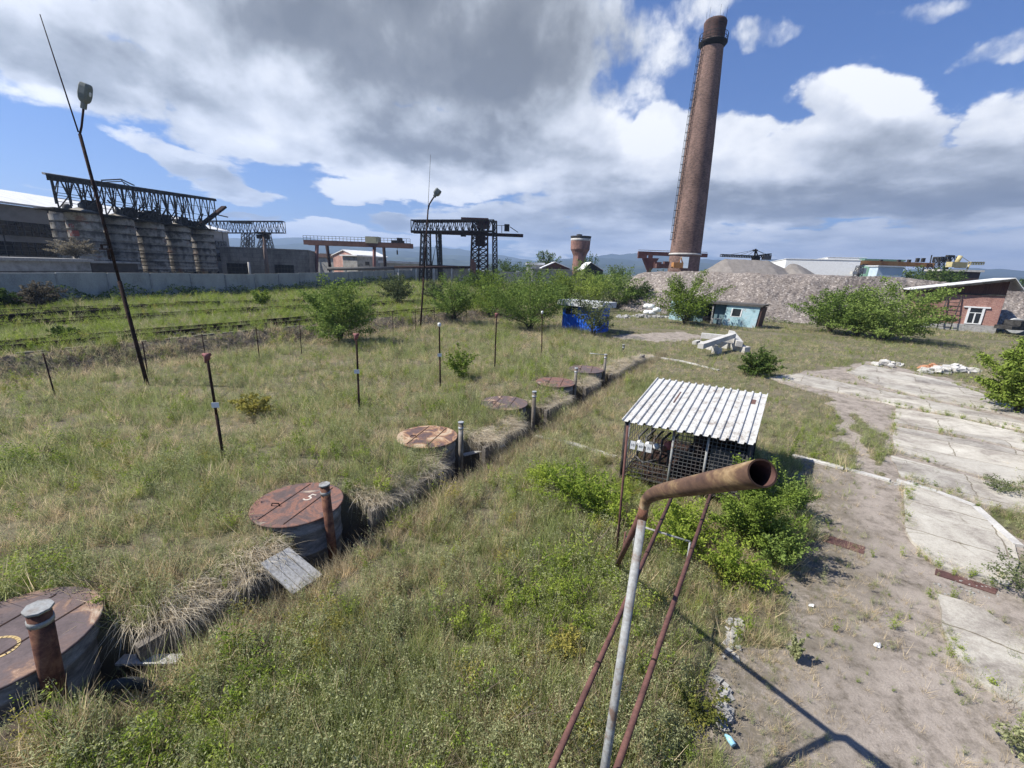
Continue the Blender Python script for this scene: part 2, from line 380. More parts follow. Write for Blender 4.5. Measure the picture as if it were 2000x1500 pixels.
bgs = nt.nodes.new('ShaderNodeBackground'); bgs.inputs['Strength'].default_value = .063

tc = nt.nodes.new('ShaderNodeTexCoord'); D = tc.outputs['Generated']
sx = nt.nodes.new('ShaderNodeSeparateXYZ'); nt.links.new(D, sx.inputs[0])
az = mth(nt, 'ARCTAN2', sx.outputs[0], sx.outputs[1]); el = mth(nt, 'ARCSINE', sx.outputs[2])
qc = nt.nodes.new('ShaderNodeCombineXYZ'); nt.links.new(az, qc.inputs[0]); nt.links.new(el, qc.inputs[1])
# finer structure towards the horizon: stretch elevation as on a cloud layer
elw = mth(nt, 'DIVIDE', el, mth(nt, 'ADD', mth(nt, 'MAXIMUM', el, 0.), .22))
qn = nt.nodes.new('ShaderNodeCombineXYZ'); nt.links.new(az, qn.inputs[0]); nt.links.new(mth(nt, 'MULTIPLY', elw, 1.5), qn.inputs[1]); QN = qn.outputs[0]
wn = nt.nodes.new('ShaderNodeTexNoise'); wn.inputs['Scale'].default_value = 8; wn.inputs['Detail'].default_value = 7; wn.inputs['Roughness'].default_value = .55; nt.links.new(QN, wn.inputs['Vector'])
w1 = nt.nodes.new('ShaderNodeVectorMath'); w1.operation = 'SUBTRACT'; w1.inputs[1].default_value = (.5, .5, .5); nt.links.new(wn.outputs['Color'], w1.inputs[0])
w2 = nt.nodes.new('ShaderNodeVectorMath'); w2.operation = 'MULTIPLY_ADD'; w2.inputs[1].default_value = (.16, .09, 0); nt.links.new(w1.outputs[0], w2.inputs[0]); nt.links.new(qc.outputs[0], w2.inputs[2])
Q = w2.outputs[0]
tint = ramp(nt, [(0., (.40, .52, .80)), (.12, (.44, .62, 1.0)), (.6, (.52, .80, 1.27)), (1., (.52, .8, 1.28))], el)
hs = mixc(nt, 1., sky.outputs[0], tint, 'MULTIPLY'); nt.links.new(hs, bgs.inputs[0])
def ae(u, v):
    d = ray(u, v).normalized(); return np.array([math.atan2(d.x, d.y), math.asin(d.z)])
def blob(u, v, rx, ry, rot, wt):
    c = ae(u, v); ca, sa = math.cos(R(rot)), math.sin(R(rot))
    a = ae(u+rx*ca*.5, v+rx*sa*.5)-ae(u-rx*ca*.5, v-rx*sa*.5); b = ae(u-ry*sa*.5, v+ry*ca*.5)-ae(u+ry*sa*.5, v-ry*ca*.5)
    Ai = np.linalg.inv(np.stack([a, b], 1))
    s_ = nt.nodes.new('ShaderNodeVectorMath'); s_.operation = 'SUBTRACT'; s_.inputs[1].default_value = (c[0], c[1], 0); nt.links.new(Q, s_.inputs[0])
    ds = []
    for row in Ai:
        k = nt.nodes.new('ShaderNodeVectorMath'); k.operation = 'DOT_PRODUCT'; k.inputs[1].default_value = (row[0], row[1], 0); nt.links.new(s_.outputs[0], k.inputs[0]); ds.append(k.outputs['Value'])
    q = mth(nt, 'MULTIPLY_ADD', ds[0], ds[0], mth(nt, 'MULTIPLY', ds[1], ds[1]))
    q = mth(nt, 'MULTIPLY', q, q)      # flat topped
    return mth(nt, 'MULTIPLY', mth(nt, 'POWER', math.exp(-.5), q), wt)
def field(bl, op='ADD'):
    acc = None
    for b in bl:
        k = blob(*b); acc = k if acc is None else mth(nt, op, acc, k)
    return acc
COVER = [(740, 70, 440, 150, 0, 1.3), (1000, 170, 150, 130, 0, 1.2), (470, 200, 170, 110, 30, 1.15), (720, 270, 300, 70, 10, 1.2), (180, 150, 260, 80, 12, 1.0), (40, 40, 220, 80, 0, .9),
         (870, 350, 220, 42, 2, 1.05), (1140, 300, 140, 100, 0, 1.05), (980, 290, 220, 70, 0, 1.1), (1225, 90, 140, 120, -20, .70), (1200, 210, 110, 90, 0, .74), (1330, 40, 120, 50, -20, .6), (1500, 505, 700, 16, 2, .75), (820, 505, 500, 10, 2, .6), (1290, 295, 80, 90, 0, 1.2),
         (1420, 320, 100, 85, 10, 1.2), (1690, 225, 140, 80, 0, 1.3), (1590, 290, 110, 55, -30, 1.1), (1560, 350, 320, 80, 0, 1.3), (1960, 280, 90, 90, -30, 1.), (1880, 390, 260, 70, 0, 1.1),
         (1300, 400, 300, 55, 0, 1.1), (710, 378, 90, 18, 4, 1.0), (370, 318, 140, 34, 18, .95), (470, 368, 70, 16, 10, .85), (505, 417, 62, 11, 5, .85), (775, 430, 60, 12, 5, .85), (690, 462, 170, 24, 5, 1.1),
         (960, 440, 170, 40, 0, 1.0), (1230, 475, 240, 34, 0, 1.0), (1750, 478, 420, 34, 2, .9), (1790, 30, 120, 30, -12, .62), (1960, 110, 80, 34, -25, .62), (1700, 118, 70, 24, -20, .55), (1520, 60, 90, 34, -10, .6), (220, 270, 60, 16, 20, .6), (60, 365, 90, 7, 5, .6), (1560, 290, 12, 60, 10, 0.)]
DARK = [(850, 80, 320, 140, 0, .62), (1000, 170, 120, 90, 0, .28), (480, 40, 200, 70, 0, .22), (720, 265, 260, 45, 10, .26), (930, 305, 220, 45, 0, .30), (1500, 400, 460, 42, 2, .50), (1860, 380, 240, 60, 0, .22),
        (1720, 290, 130, 50, 0, .26), (200, 130, 250, 40, 14, .34), (240, 210, 140, 26, 20, .25), (410, 345, 110, 18, 14, .32), (505, 418, 70, 12, 5, .5), (775, 431, 66, 12, 5, .5), (1060, 440, 140, 40, 0, .28), (1250, 470, 220, 24, 2, .16), (1680, 480, 420, 16, 2, .16), (1960, 310, 90, 60, 0, .2)]
LITE = [(1500, 508, 700, 26, 2, .34), (1800, 440, 200, 16, 0, .2), (560, 200, 160, 60, 30, .26), (900, 360, 240, 26, 2, .25), (1250, 260, 70, 60, -20, .30), (1430, 265, 80, 40, 10, .28), (1690, 180, 130, 40, 10, .30), (730, 375, 100, 14, 4, .3), (700, 448, 180, 14, 5, .3), (1290, 460, 60, 16, 0, .35), (1490, 455, 80, 14, 0, .3), (1960, 245, 120, 24, -25, .25), (100, 190, 180, 14, 12, .25)]
cov = field(COVER, 'MAXIMUM'); dk = field(DARK); lt = field(LITE)
f1 = noise(nt, QN, 7, 12, .56, .1); f3 = noise(nt, QN, 26, 8, .58)
raw = mth(nt, 'ADD', cov, mth(nt, 'MULTIPLY', mth(nt, 'SUBTRACT', f1, .5), 1.25))
raw = mth(nt, 'ADD', raw, mth(nt, 'MULTIPLY', mth(nt, 'SUBTRACT', f3, .5), .42))
mr = nt.nodes.new('ShaderNodeMapRange'); mr.interpolation_type = 'SMOOTHSTEP'; mr.inputs[1].default_value = .44; mr.inputs[2].default_value = .74; nt.links.new(raw, mr.inputs[0])
alpha = mr.outputs[0]
of = nt.nodes.new('ShaderNodeVectorMath'); of.operation = 'ADD'; of.inputs[1].default_value = (-.025, .045, 0); nt.links.new(QN, of.inputs[0])
f1b = noise(nt, of.outputs[0], 7, 8, .56, .1); rel = mth(nt, 'SUBTRACT', f1, f1b)
br = mth(nt, 'SUBTRACT', mth(nt, 'ADD', .72, mth(nt, 'MULTIPLY', rel, .95)), mth(nt, 'MULTIPLY', dk, .95))
br = mth(nt, 'ADD', br, mth(nt, 'MULTIPLY', lt, .9))
br = mth(nt, 'ADD', br, mth(nt, 'MULTIPLY', mth(nt, 'SUBTRACT', f3, .5), .14), clamp=True)
ccol = ramp(nt, [(0., (.11, .116, .119)), (.2, (.155, .163, .168)), (.42, (.29, .308, .33)), (.66, (.465, .485, .52)), (.95, (.665, .67, .675))], br)
bgc = nt.nodes.new('ShaderNodeBackground'); bgc.inputs['Strength'].default_value = 1.; nt.links.new(ccol, bgc.inputs[0])
mxs = nt.nodes.new('ShaderNodeMixShader'); nt.links.new(mth(nt, 'MULTIPLY', alpha, .97), mxs.inputs[0]); nt.links.new(bgs.outputs[0], mxs.inputs[1]); nt.links.new(bgc.outputs[0], mxs.inputs[2])
nt.links.new(mxs.outputs[0], wo.inputs['Surface'])
w.cycles.sampling_method = 'MANUAL'; w.cycles.sample_map_resolution = 512
# ================================================================== GROUND
ROADPX = [(1545, 893), (1740, 935), (1905, 985), (2000, 1075), (2300, 1900), (1330, 1900), (1400, 1500), (1412, 1380), (1440, 1240), (1545, 1150), (1590, 1040)]
LANEPX = [(1495, 738), (1560, 728), (1660, 715), (1690, 703), (1850, 740), (2010, 795), (2010, 1010), (1905, 985), (1740, 935), (1725, 850), (1640, 782)]
FORKPX = [(1625, 775), (1660, 790), (1700, 900), (1745, 935), (1690, 925), (1650, 850)]
ROAD = pxpoly(ROADPX); LANE = pxpoly(LANEPX); FORK = pxpoly(FORKPX); PATH = pxpoly([(1190, 655), (1330, 648), (1390, 660), (1310, 668), (1215, 663)])
def soilmask(x, y):
    """r: bare dusty lane, g: paler dry ground"""
    jx = x+.5*mnoise.noise((x*.9, y*.9, 2)); jy = y+.5*mnoise.noise((x*.9, y*.9, 7))
    r = 1. if (x > 1.5 and y < 40 and (inpoly(jx, jy, ROAD) or inpoly(jx, jy, LANE) or inpoly(jx, jy, FORK) or inpoly(jx, jy, PATH))) else 0.
    return r
LEFTE = [Vector(q) for q in pxpoly([(1330, 1900), (1400, 1500), (1412, 1380), (1440, 1240), (1545, 1150), (1590, 1040), (1545, 893)])]
def edge_dirt(x, y):
    p = Vector((x, y)); d = 9.
    for a, b in zip(LEFTE, LEFTE[1:]):
        e = b-a; t = max(0, min(1, (p-a).dot(e)/e.length_squared)); d = min(d, (p-(a+e*t)).length)
    return sstep(1.7, .1, d+.5*mnoise.noise((x*1.1, y*1.1, 21)))
_gz0 = gz
def gz(x, y):
    z = _gz0(x, y)
    if x > 1.5 and y < 40 and (inpoly(x, y, ROAD) or inpoly(x, y, LANE)): z = .01*mnoise.noise((x*.6, y*.6, 0))
    return z
def axis(segs):
    out = []
    for a, b, st in segs:
        n = max(1, round((b-a)/st)); out += [a+(b-a)*i/n for i in range(n)]
    return out
def grow(a, st, end, k):
    o = []; x = a
    while x < end: o.append(x); x += st; st *= k
    o.append(end); return o
gx = [-x for x in grow(48, 1.2, 7000, 1.22)][::-1]+axis([(-47.9, -22, .55), (-22, 17, .2), (17, 48, .5)])+grow(48, 1.2, 7000, 1.22)
gy = [-300, -100, -40, -15]+axis([(-5, 1, .6), (1, 30, .2), (30, 62, .5)])+grow(62, 1.2, 7000, 1.22)
vs = []; at = []
for y in gy:
    for x in gx:
        vs.append((x, y, gz(x, y))); s_, p_ = sp(x, y)
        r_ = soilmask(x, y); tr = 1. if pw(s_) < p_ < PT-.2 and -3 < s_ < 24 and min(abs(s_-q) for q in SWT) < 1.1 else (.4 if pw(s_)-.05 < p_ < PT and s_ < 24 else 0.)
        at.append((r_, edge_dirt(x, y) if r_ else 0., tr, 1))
nx = len(gx); fs = [(j*nx+i, j*nx+i+1, (j+1)*nx+i+1, (j+1)*nx+i) for j in range(len(gy)-1) for i in range(nx-1)]
me = bpy.data.meshes.new('ground'); me.from_pydata(vs, [], fs)
ca = me.color_attributes.new('ground_tone', 'FLOAT_COLOR', 'POINT'); ca.data.foreach_set('color', np.array(at, dtype=np.float32).ravel())
me.polygons.foreach_set('use_smooth', [True]*len(fs)); me.update()
m, nt, o = newmat('ground_soil'); oc = objco(nt)
va = nt.nodes.new('ShaderNodeVertexColor'); va.layer_name = 'ground_tone'; sx = nt.nodes.new('ShaderNodeSeparateColor'); nt.links.new(va.outputs[0], sx.inputs[0])
n1 = noise(nt, oc, .5, 8, .65); n2 = noise(nt, oc, 9, 6, .7); n3 = noise(nt, oc, 55, 4, .7); n4 = noise(nt, oc, 2.2, 6, .65)
ga = ramp(nt, [(.3, (.095, .08, .052)), (.5, (.155, .135, .093)), (.7, (.225, .198, .145))], mth(nt, 'ADD', mth(nt, 'MULTIPLY', n4, .5), mth(nt, 'MULTIPLY', n3, .5)))
gb = ramp(nt, [(.3, (.075, .078, .036)), (.6, (.125, .122, .06)), (.8, (.18, .16, .095))], n2)
gr = mixc(nt, ramp(nt, [(.4, (0,)*3), (.6, (1,)*3)], n1), ga, gb)
rd = ramp(nt, [(.34, (.10, .084, .065)), (.42, (.20, .172, .142)), (.52, (.31, .268, .228)), (.7, (.385, .338, .288))], mth(nt, 'ADD', mth(nt, 'MULTIPLY', n4, .6), mth(nt, 'MULTIPLY', n2, .4)))
rd = mixc(nt, 1., rd, ramp(nt, [(.3, (.72,)*3), (.55, (1.,)*3), (.75, (1.2,)*3)], n3), 'MULTIPLY')
rd = mixc(nt, mth(nt, 'MULTIPLY', sx.outputs[1], ramp(nt, [(.38, (0,)*3), (.56, (.85,)*3)], n2)), rd, (.12, .105, .075))
e = mth(nt, 'ADD', sx.outputs[0], mth(nt, 'MULTIPLY', mth(nt, 'SUBTRACT', n2, .5), .9))
fac = ramp(nt, [(.42, (0,)*3), (.62, (1,)*3)], e)
c = mixc(nt, fac, gr, rd); c = mixc(nt, sx.outputs[2], c, (.07, .055, .042))  # third channel darkens the trench floor, most strongly beside the tanks
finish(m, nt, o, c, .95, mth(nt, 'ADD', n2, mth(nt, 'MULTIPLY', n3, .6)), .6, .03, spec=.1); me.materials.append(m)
ground = bpy.data.objects.new('ground', me); COL.objects.link(ground); struct(ground)
# ---- pavement slabs
m, nt, o = newmat('old_pavement'); oc = objco(nt)
n1 = noise(nt, oc, .8, 8, .7, .5); n2 = noise(nt, oc, 14, 6, .75); n3 = noise(nt, vscale(nt, oc, (1, 1, 1)), 60, 3, .7)
c = ramp(nt, [(.33, (.15, .132, .11)), (.43, (.29, .26, .225)), (.52, (.43, .40, .345)), (.66, (.56, .535, .47))], mth(nt, 'ADD', mth(nt, 'MULTIPLY', n1, .75), mth(nt, 'MULTIPLY', n2, .25)))
vo = nt.nodes.new('ShaderNodeTexVoronoi'); vo.feature = 'DISTANCE_TO_EDGE'; vo.inputs['Scale'].default_value = .55
wv = nt.nodes.new('ShaderNodeVectorMath'); wv.operation = 'MULTIPLY_ADD'; wv.inputs[1].default_value = (.5, .5, 0)
wn = nt.nodes.new('ShaderNodeTexNoise'); wn.inputs['Scale'].default_value = 2.5; wn.inputs['Detail'].default_value = 6; nt.links.new(oc, wn.inputs['Vector'])
nt.links.new(wn.outputs['Color'], wv.inputs[0]); nt.links.new(oc, wv.inputs[2]); nt.links.new(wv.outputs[0], vo.inputs['Vector'])
cr_ = ramp(nt, [(0., (.5, .48, .42)), (.015, (1,)*3)], vo.outputs['Distance'])
c = mixc(nt, ramp(nt, [(.45, (0,)*3), (.6, (.8,)*3)], noise(nt, oc, 1.1, 4, .6)), c, cr_, 'MULTIPLY'); c = mixc(nt, 1., c, ramp(nt, [(.3, (.78,)*3), (.7, (1.12,)*3)], n3), 'MULTIPLY')
br2 = nt.nodes.new('ShaderNodeTexBrick'); br2.inputs['Scale'].default_value = 1; br2.inputs['Brick Width'].default_value = 3.; br2.inputs['Row Height'].default_value = 1.5; br2.inputs['Mortar Size'].default_value = .02; br2.inputs['Mortar Smooth'].default_value = .6
br2.inputs['Color1'].default_value = (.80, .80, .80, 1); br2.inputs['Color2'].default_value = (1.15, 1.14, 1.1, 1); br2.inputs['Mortar'].default_value = (.45, .42, .35, 1)
mp = nt.nodes.new('ShaderNodeMapping'); mp.inputs['Rotation'].default_value = (0, 0, R(38)); nt.links.new(wv.outputs[0], mp.inputs['Vector']); wv.inputs[1].default_value = (.22, .22, 0); nt.links.new(mp.outputs[0], br2.inputs['Vector'])
c = mixc(nt, 1., c, br2.outputs['Color'], 'MULTIPLY')
PAVE = finish(m, nt, o, c, .9, mth(nt, 'ADD', n2, n1), .5, .02)
SLABS = [[(1740, 890), (1850, 918), (2010, 962), (2010, 1004), (1930, 985), (1760, 930)], [(1745, 832), (1905, 862), (2010, 886), (2010, 955), (1870, 917), (1745, 884)],
         [(1750, 797), (1860, 815), (2010, 850), (2010, 880), (1905, 856), (1745, 825)], [(1655, 727), (1690, 712), (1850, 745), (2010, 803), (2010, 818), (1800, 775), (1700, 748)],
         [(1497, 738), (1560, 730), (1690, 757), (1800, 780), (1990, 822), (2010, 828), (2010, 843), (1750, 792), (1630, 765)],
         [(1765, 950), (1850, 965), (1905, 988), (1978, 1062), (1990, 1100), (1965, 1148), (1825, 1105), (1775, 1055)], [(1828, 1163), (1880, 1178), (1925, 1197), (2010, 1262), (2010, 1385), (1950, 1358), (1880, 1315), (1845, 1230)]]
mb = MB()
for k, sl_ in enumerate(SLABS):
    poly = pxpoly(sl_, .02)
    # ragged outline
    out = []
    for i in range(len(poly)):
        a, b = Vector(poly[i]), Vector(poly[(i+1) % len(poly)]); n = max(2, int((b-a).length/.35))
        for j in range(n):
            q = a.lerp(b, j/n); out.append((q.x+.10*mnoise.noise((q.x*1.9, q.y*1.9, k)), q.y+.10*mnoise.noise((q.x*1.9, q.y*1.9, k+9))))
    mb.prism(out, -.1, .026+.006*k)
struct(mb.build('pavement', PAVE))
def kerb(px, name='kerb', h=.11, wd=.16, z=.05):
    mb = MB(); pts = [G(u, v, z) for u, v in px]
    for a, b in zip(pts, pts[1:]):
        d = b-a; L = d.length; n = max(1, round(L/1.5))
        for i in range(n):
            c = a+d*((i+.5)/n); mb.box((c.x+random.uniform(-.02, .02), c.y, z-.1+random.uniform(-.015, .015)), (L/n-.03, wd, h*2), math.atan2(d.y, d.x)+random.uniform(-.02, .02))
    return struct(mb.build(name, CONCL))
kerb([(1045, 850), (1120, 866), (1205, 892)]); kerb([(1548, 888), (1650, 913), (1740, 937)])
kerb([(1750, 938), (1830, 960), (1905, 988), (1950, 1030), (1992, 1066)]); kerb([(1250, 692), (1330, 704), (1405, 722)])
# ---- mountains
m, nt, o = newmat('forested_hills'); oc = objco(nt)
c = ramp(nt, [(.35, (.018, .03, .022)), (.55, (.035, .05, .03)), (.7, (.075, .085, .05))], noise(nt, oc, .006, 8, .7)); finish(m, nt, o, c, .95, spec=0.)
HILL = m
RID = [(-400, 470), (0, 466), (300, 462), (430, 464), (500, 466), (600, 464), (700, 474), (800, 481), (900, 487), (1000, 503), (1060, 510), (1130, 503), (1230, 495), (1300, 497), (1390, 506), (1430, 509), (1500, 507), (1560, 514), (1640, 517), (1750, 530), (1850, 524), (1950, 526), (2050, 529), (2500, 540)]
azs = []; els = []
for u, v in RID:
    a, e_ = ae(u, v); azs.append(a); els.append(e_)
for k, (dist, f_) in enumerate(((2300, .42), (3000, .72), (3900, 1.))):
    vs = []; n = 420; rows = 9
    for i in range(n):
        a = -1.0+2.0*i/(n-1); e_ = np.interp(a, azs, els)*f_; 
        hh = dist*math.tan(e_)*(1+.16*mnoise.fractal((a*9, k*5, 1), 1, 2, 5)+(.5*mnoise.noise((a*4, k*7, 3)) if k < 2 else .0))+6*mnoise.noise((a*60, k, 0))+CH
        for j in range(rows):
            t = j/(rows-1); dd = dist-dist*.22*(1-t); zz = hh*t**1.15+(.13*hh*mnoise.fractal((a*22, t*3, k), 1, 2, 5)*math.sin(math.pi*t))
            vs.append((math.sin(a)*dd, math.cos(a)*dd, zz-4*(1-t)))
        vs.append((math.sin(a)*dist*1.15, math.cos(a)*dist*1.15, -6))
    rr = rows+1; fs = [(i*rr+j, (i+1)*rr+j, (i+1)*rr+j+1, i*rr+j+1) for i in range(n-1) for j in range(rr-1)]
    me = bpy.data.meshes.new('hills'); me.from_pydata(vs, [], fs); me.polygons.foreach_set('use_smooth', [True]*len(fs)); me.materials.append(HILL)
    o = bpy.data.objects.new('hills', me); COL.objects.link(o); struct(o)
# ---- haze
mb = MB(); mb.box((0, 0, 195), (13000, 13000, 410)); hz = mb.build('haze', [], None); struct(hz, 'stuff')
m, nt, o = newmat('haze_air'); v = nt.nodes.new('ShaderNodeVolumePrincipled'); v.inputs['Color'].default_value = (.50, .68, 1., 1); v.inputs['Density'].default_value = 2.6e-4; v.inputs['Anisotropy'].default_value = .2
nt.links.new(v.outputs[0], o.inputs['Volume']); hz.data.materials.append(m)
# ================================================================== BASIN: tanks, wall, trench
def tl(s, p, z=0.): return Vector((T0.x+TD.x*s+TN.x*p, T0.y+TD.y*s+TN.y*p, z))
TANKS = [G(1, 1247, .6), G(582, 980, .6), G(835, 850, .6), G(985, 785, .6), G(1085, 745, .6), G(1145, 720, .6)]
TLAB = ['largest brown tank lid with a yellow painted ring, cut by the left edge', 'rust red tank lid with a white painted 5, second in the row', 'tank lid with orange and cream worn patches, next after the 5 lid',
        'dark rusty tank lid with an orange stain beside a short mottled pipe post', 'faded reddish tank lid half sunk in grass, fifth along the edge', 'last brown tank lid at the far end of the row']
trot = math.atan2(TD.y, TD.x)
for i, c in enumerate(TANKS):
    t = thing('buried_tank', TLAB[i], 'tank', (c.x, c.y, 0), 'buried tanks along the basin edge'); KR = 1.1 if i == 0 else 1.
    mb = MB(); prof = [(.70, -.6), (.70, -.1), (.715, -.08), (.715, -.05), (.70, -.03), (.70, .3), (.715, .32), (.715, .36), (.70, .38), (.70, .56)]
    mb.lathe((c.x, c.y, 0), [(r_*KR, z_) for r_, z_ in prof], 40); mb.build('tank_body', TANK, t)
    mb = MB(); n = 48; pr = [(0.0, .578), (.76, .566), (.765, .55), (.765, .545)][::-1]
    mb.lathe((c.x, c.y, 0), [(r_*KR, z_) for r_, z_ in [(.70, .561), (.772, .561), (.772, .578), (.755, .584)]], 48)
    lid = mb.build('lid', LIDR if i in (1, 4) else (LIDO if i == 2 else LID), t)
    mb = MB(); a = trot+.3
    for k in (-1, 1):                                    # welded seam strips
        q = Vector((c.x, c.y, .586))+Vector((math.cos(a+1.57), math.sin(a+1.57), 0))*.25*k; mb.box(q, (1.3, .022, .006), a)
    mb.build('seam_strip', RUSTD, lid)
    mb = MB(); q = Vector((c.x, c.y, .585))+Vector((math.cos(a+2.2), math.sin(a+2.2), 0))*.36
    mb.tube([q+Vector((-.07, 0, 0)), q+Vector((-.06, 0, .05)), q+Vector((.06, 0, .05)), q+Vector((.07, 0, 0))], .012, 6); mb.build('handle', RUSTD, lid)
def paint_text(body, size, loc, rz, mat, name, parent, stretch=1.):
    cu_ = bpy.data.curves.new(name, 'FONT'); cu_.body = body; cu_.size = size; cu_.align_x = 'CENTER'; cu_.align_y = 'CENTER'; cu_.extrude = .001; cu_.offset = -.0
    tmp = bpy.data.objects.new('tmp_'+name, cu_); COL.objects.link(tmp); dg = bpy.context.evaluated_depsgraph_get()
    me = bpy.data.meshes.new_from_object(tmp.evaluated_get(dg)); bpy.data.objects.remove(tmp); 
    o = bpy.data.objects.new(name, me); me.materials.append(mat); COL.objects.link(o); o.parent = parent
    return o
PAINTW = weathered('faded_white_paint', [(.42, .34, .26), (.66, .60, .52)], 12)
PAINTY = weathered('faded_yellow_paint', [(.45, .30, .12), (.62, .50, .26)], 12)
lids = [ch for o in list(COL.objects) if o.name.startswith('buried_tank') for ch in o.children if ch.name.startswith('lid')]
five = paint_text('5', .34, None, 0, PAINTW, 'painted_number', lids[1]); five.location = (.12, .18, .5845+.003); five.rotation_euler = (0, 0, -.35)
mb = MB(); c = TANKS[0]
ring = [(c.x+.06+.20*math.cos(a)*1.1, c.y-.12+.16*math.sin(a), .587) for a in [k*math.pi*1.75/24-.6 for k in range(25)]]
for a_, b_ in zip(ring, ring[1:]):
    d = Vector(b_)-Vector(a_); mb.box((Vector(a_)+Vector(b_))/2, (d.length+.01, .03, .004), math.atan2(d.y, d.x))
mb.build('painted_ring', PAINTY, lids[0])
# retaining wall between the tanks
SW = [sp(c.x, c.y)[0] for c in TANKS]
gaps = [(s-.72, s+.85) for s in SW]; rw = thing('retaining_wall', 'low dark plank and concrete retaining wall along the row of tank lids', 'retaining wall', tuple(tl(8, PW-.05, 0)))
cur = -3.
WALLM = weathered('wet_boards', [(.07, .06, .05), (.17, .15, .125), (.29, .26, .215)], 1.4, stretch=(1, 1, 5), bs=.6)
SEGS = []
for a, b in gaps+[(24.2, 99)]:
    if a-cur > .3: SEGS.append((cur, a))
    cur = b
for a, b in SEGS:
    n = max(1, round((b-a)/1.25)); mb = MB()
    for k in range(n):
        s0, s1 = a+(b-a)*k/n, a+(b-a)*(k+1)/n; off = random.uniform(-.03, .03)
        q = [tl(s0+.01, PW-.1+off), tl(s1-.01, PW-.1+off), tl(s1-.01, PW+.02+off*.5), tl(s0+.01, PW+.02+off*.5)]
        h1 = .27+random.uniform(-.05, .05)
        mb.hexa([v_+Vector((0, 0, -.55)) for v_ in q]+[v_+Vector((0, 0, h1)) for v_ in q])
    mb.build('wall_board', WALLM, rw)
# pipe posts
PST = [((105, 1340), 1190, .095, 'stout rusty pipe post with a grey cap plate against the nearest lid'), ((650, 1080), 948, .075, 'rusty pipe post with a grey cap in front of the painted 5 lid'), ((900, 915), 826, .06, 'grey flaking pipe post next to the orange stained lid'),
       ((1040, 845), 766, .06, 'mottled pipe post beside the dark rusty lid'), ((1121, 782), 720, .06, 'pale grey pipe post beside the faded red lid'), ((1178, 748), 693, .06, 'pale pipe post with a thin side rod at the last lid'), ((1215, 705), 674, .06, 'short dark pipe post at the far end of the trench')]
MOT = weathered('mottled', [(.08, .06, .045), (.18, .155, .125), (.30, .28, .25)], 5, stretch=(1, 1, .5))
for i, ((u, v), vt, r, lab) in enumerate(PST):
    b = G(u, v, .30 if i == 0 else -.1); z1 = zat(b.x, b.y, vt); tx = AY({0: 75, 1: 634}.get(i, u), vt, b.y)
    if i > 1: tx = Vector((b.x, b.y, z1))
    t = thing('pipe_post', lab, 'post', (b.x, b.y, -.3), 'pipe posts in the trench')
    mt = [RUST, RUST, MOT, MOT, MOT, MOT, SOOT][i]
    mb = MB(); dv = (tx-b).normalized(); mb.tube([b-dv*.4, tx], r, 16); mb.build('pipe', mt, t)
    mb = MB(); mb.tube([tx+dv*.002, tx+dv*.03], r*1.22, 8); mb.build('cap', GREYP if i < 2 else GALV, t); mb = MB(); mb.tube([tx-dv*.16, tx-dv*.10], r*1.09, 16); mb.build('band', GREYP if i < 2 else GALV, t)
    if i == 5: mb = MB(); mb.tube([tx, AY(1152, 690, b.y)], .015, 6); mb.build('side_rod', GALV, t)
# board bridge and fallen boards, half buried tyre
bb = [G(508, 1100, .42), G(565, 1068, .42), G(630, 1122, .10), G(572, 1160, .10)]
t = thing('board_walkway', 'weathered grey plank walkway laid across the trench next to the painted 5 lid', 'walkway', tuple((bb[0]+bb[2])/2))
for k in range(4):
    a0, a1 = k/4+.012, (k+1)/4-.012; mb = MB()
    q = [bb[0].lerp(bb[1], a0), bb[0].lerp(bb[1], a1), bb[3].lerp(bb[2], a1)+Vector((0, 0, random.uniform(-.02, .02))), bb[3].lerp(bb[2], a0)]
    mb.hexa([p-Vector((0, 0, .035)) for p in q]+q); mb.build('plank', WOOD, t)
for k, (a, b_, lab) in enumerate([((235, 1292), (350, 1285), 'thin grey board lying under the grassy ledge near the nearest lid'), ((905, 890), (985, 868), 'broken grey board in the trench past the orange stained lid')]):
    mb = MB(); pa, pb = G(*a, .0), G(*b_, .05); d = pb-pa; mb.box((pa+pb)/2, (d.length, .14, .03), math.atan2(d.y, d.x), None); tag(mb.build('loose_board', WOOD), lab, 'board')
mb = MB(); c = G(240, 1372, -.02)
ring = [c+Vector((.26*math.cos(a), 0.10*math.cos(a), .26*math.sin(a))) for a in [math.pi*k/14 for k in range(15)]]
mb.tube(ring, .06, 10); tag(mb.build('half_buried_tyre', weathered('rubber', [(.015, .016, .016), (.045, .047, .045)], 6)), 'dark round rim of a tyre half buried in the trench', 'tyre')
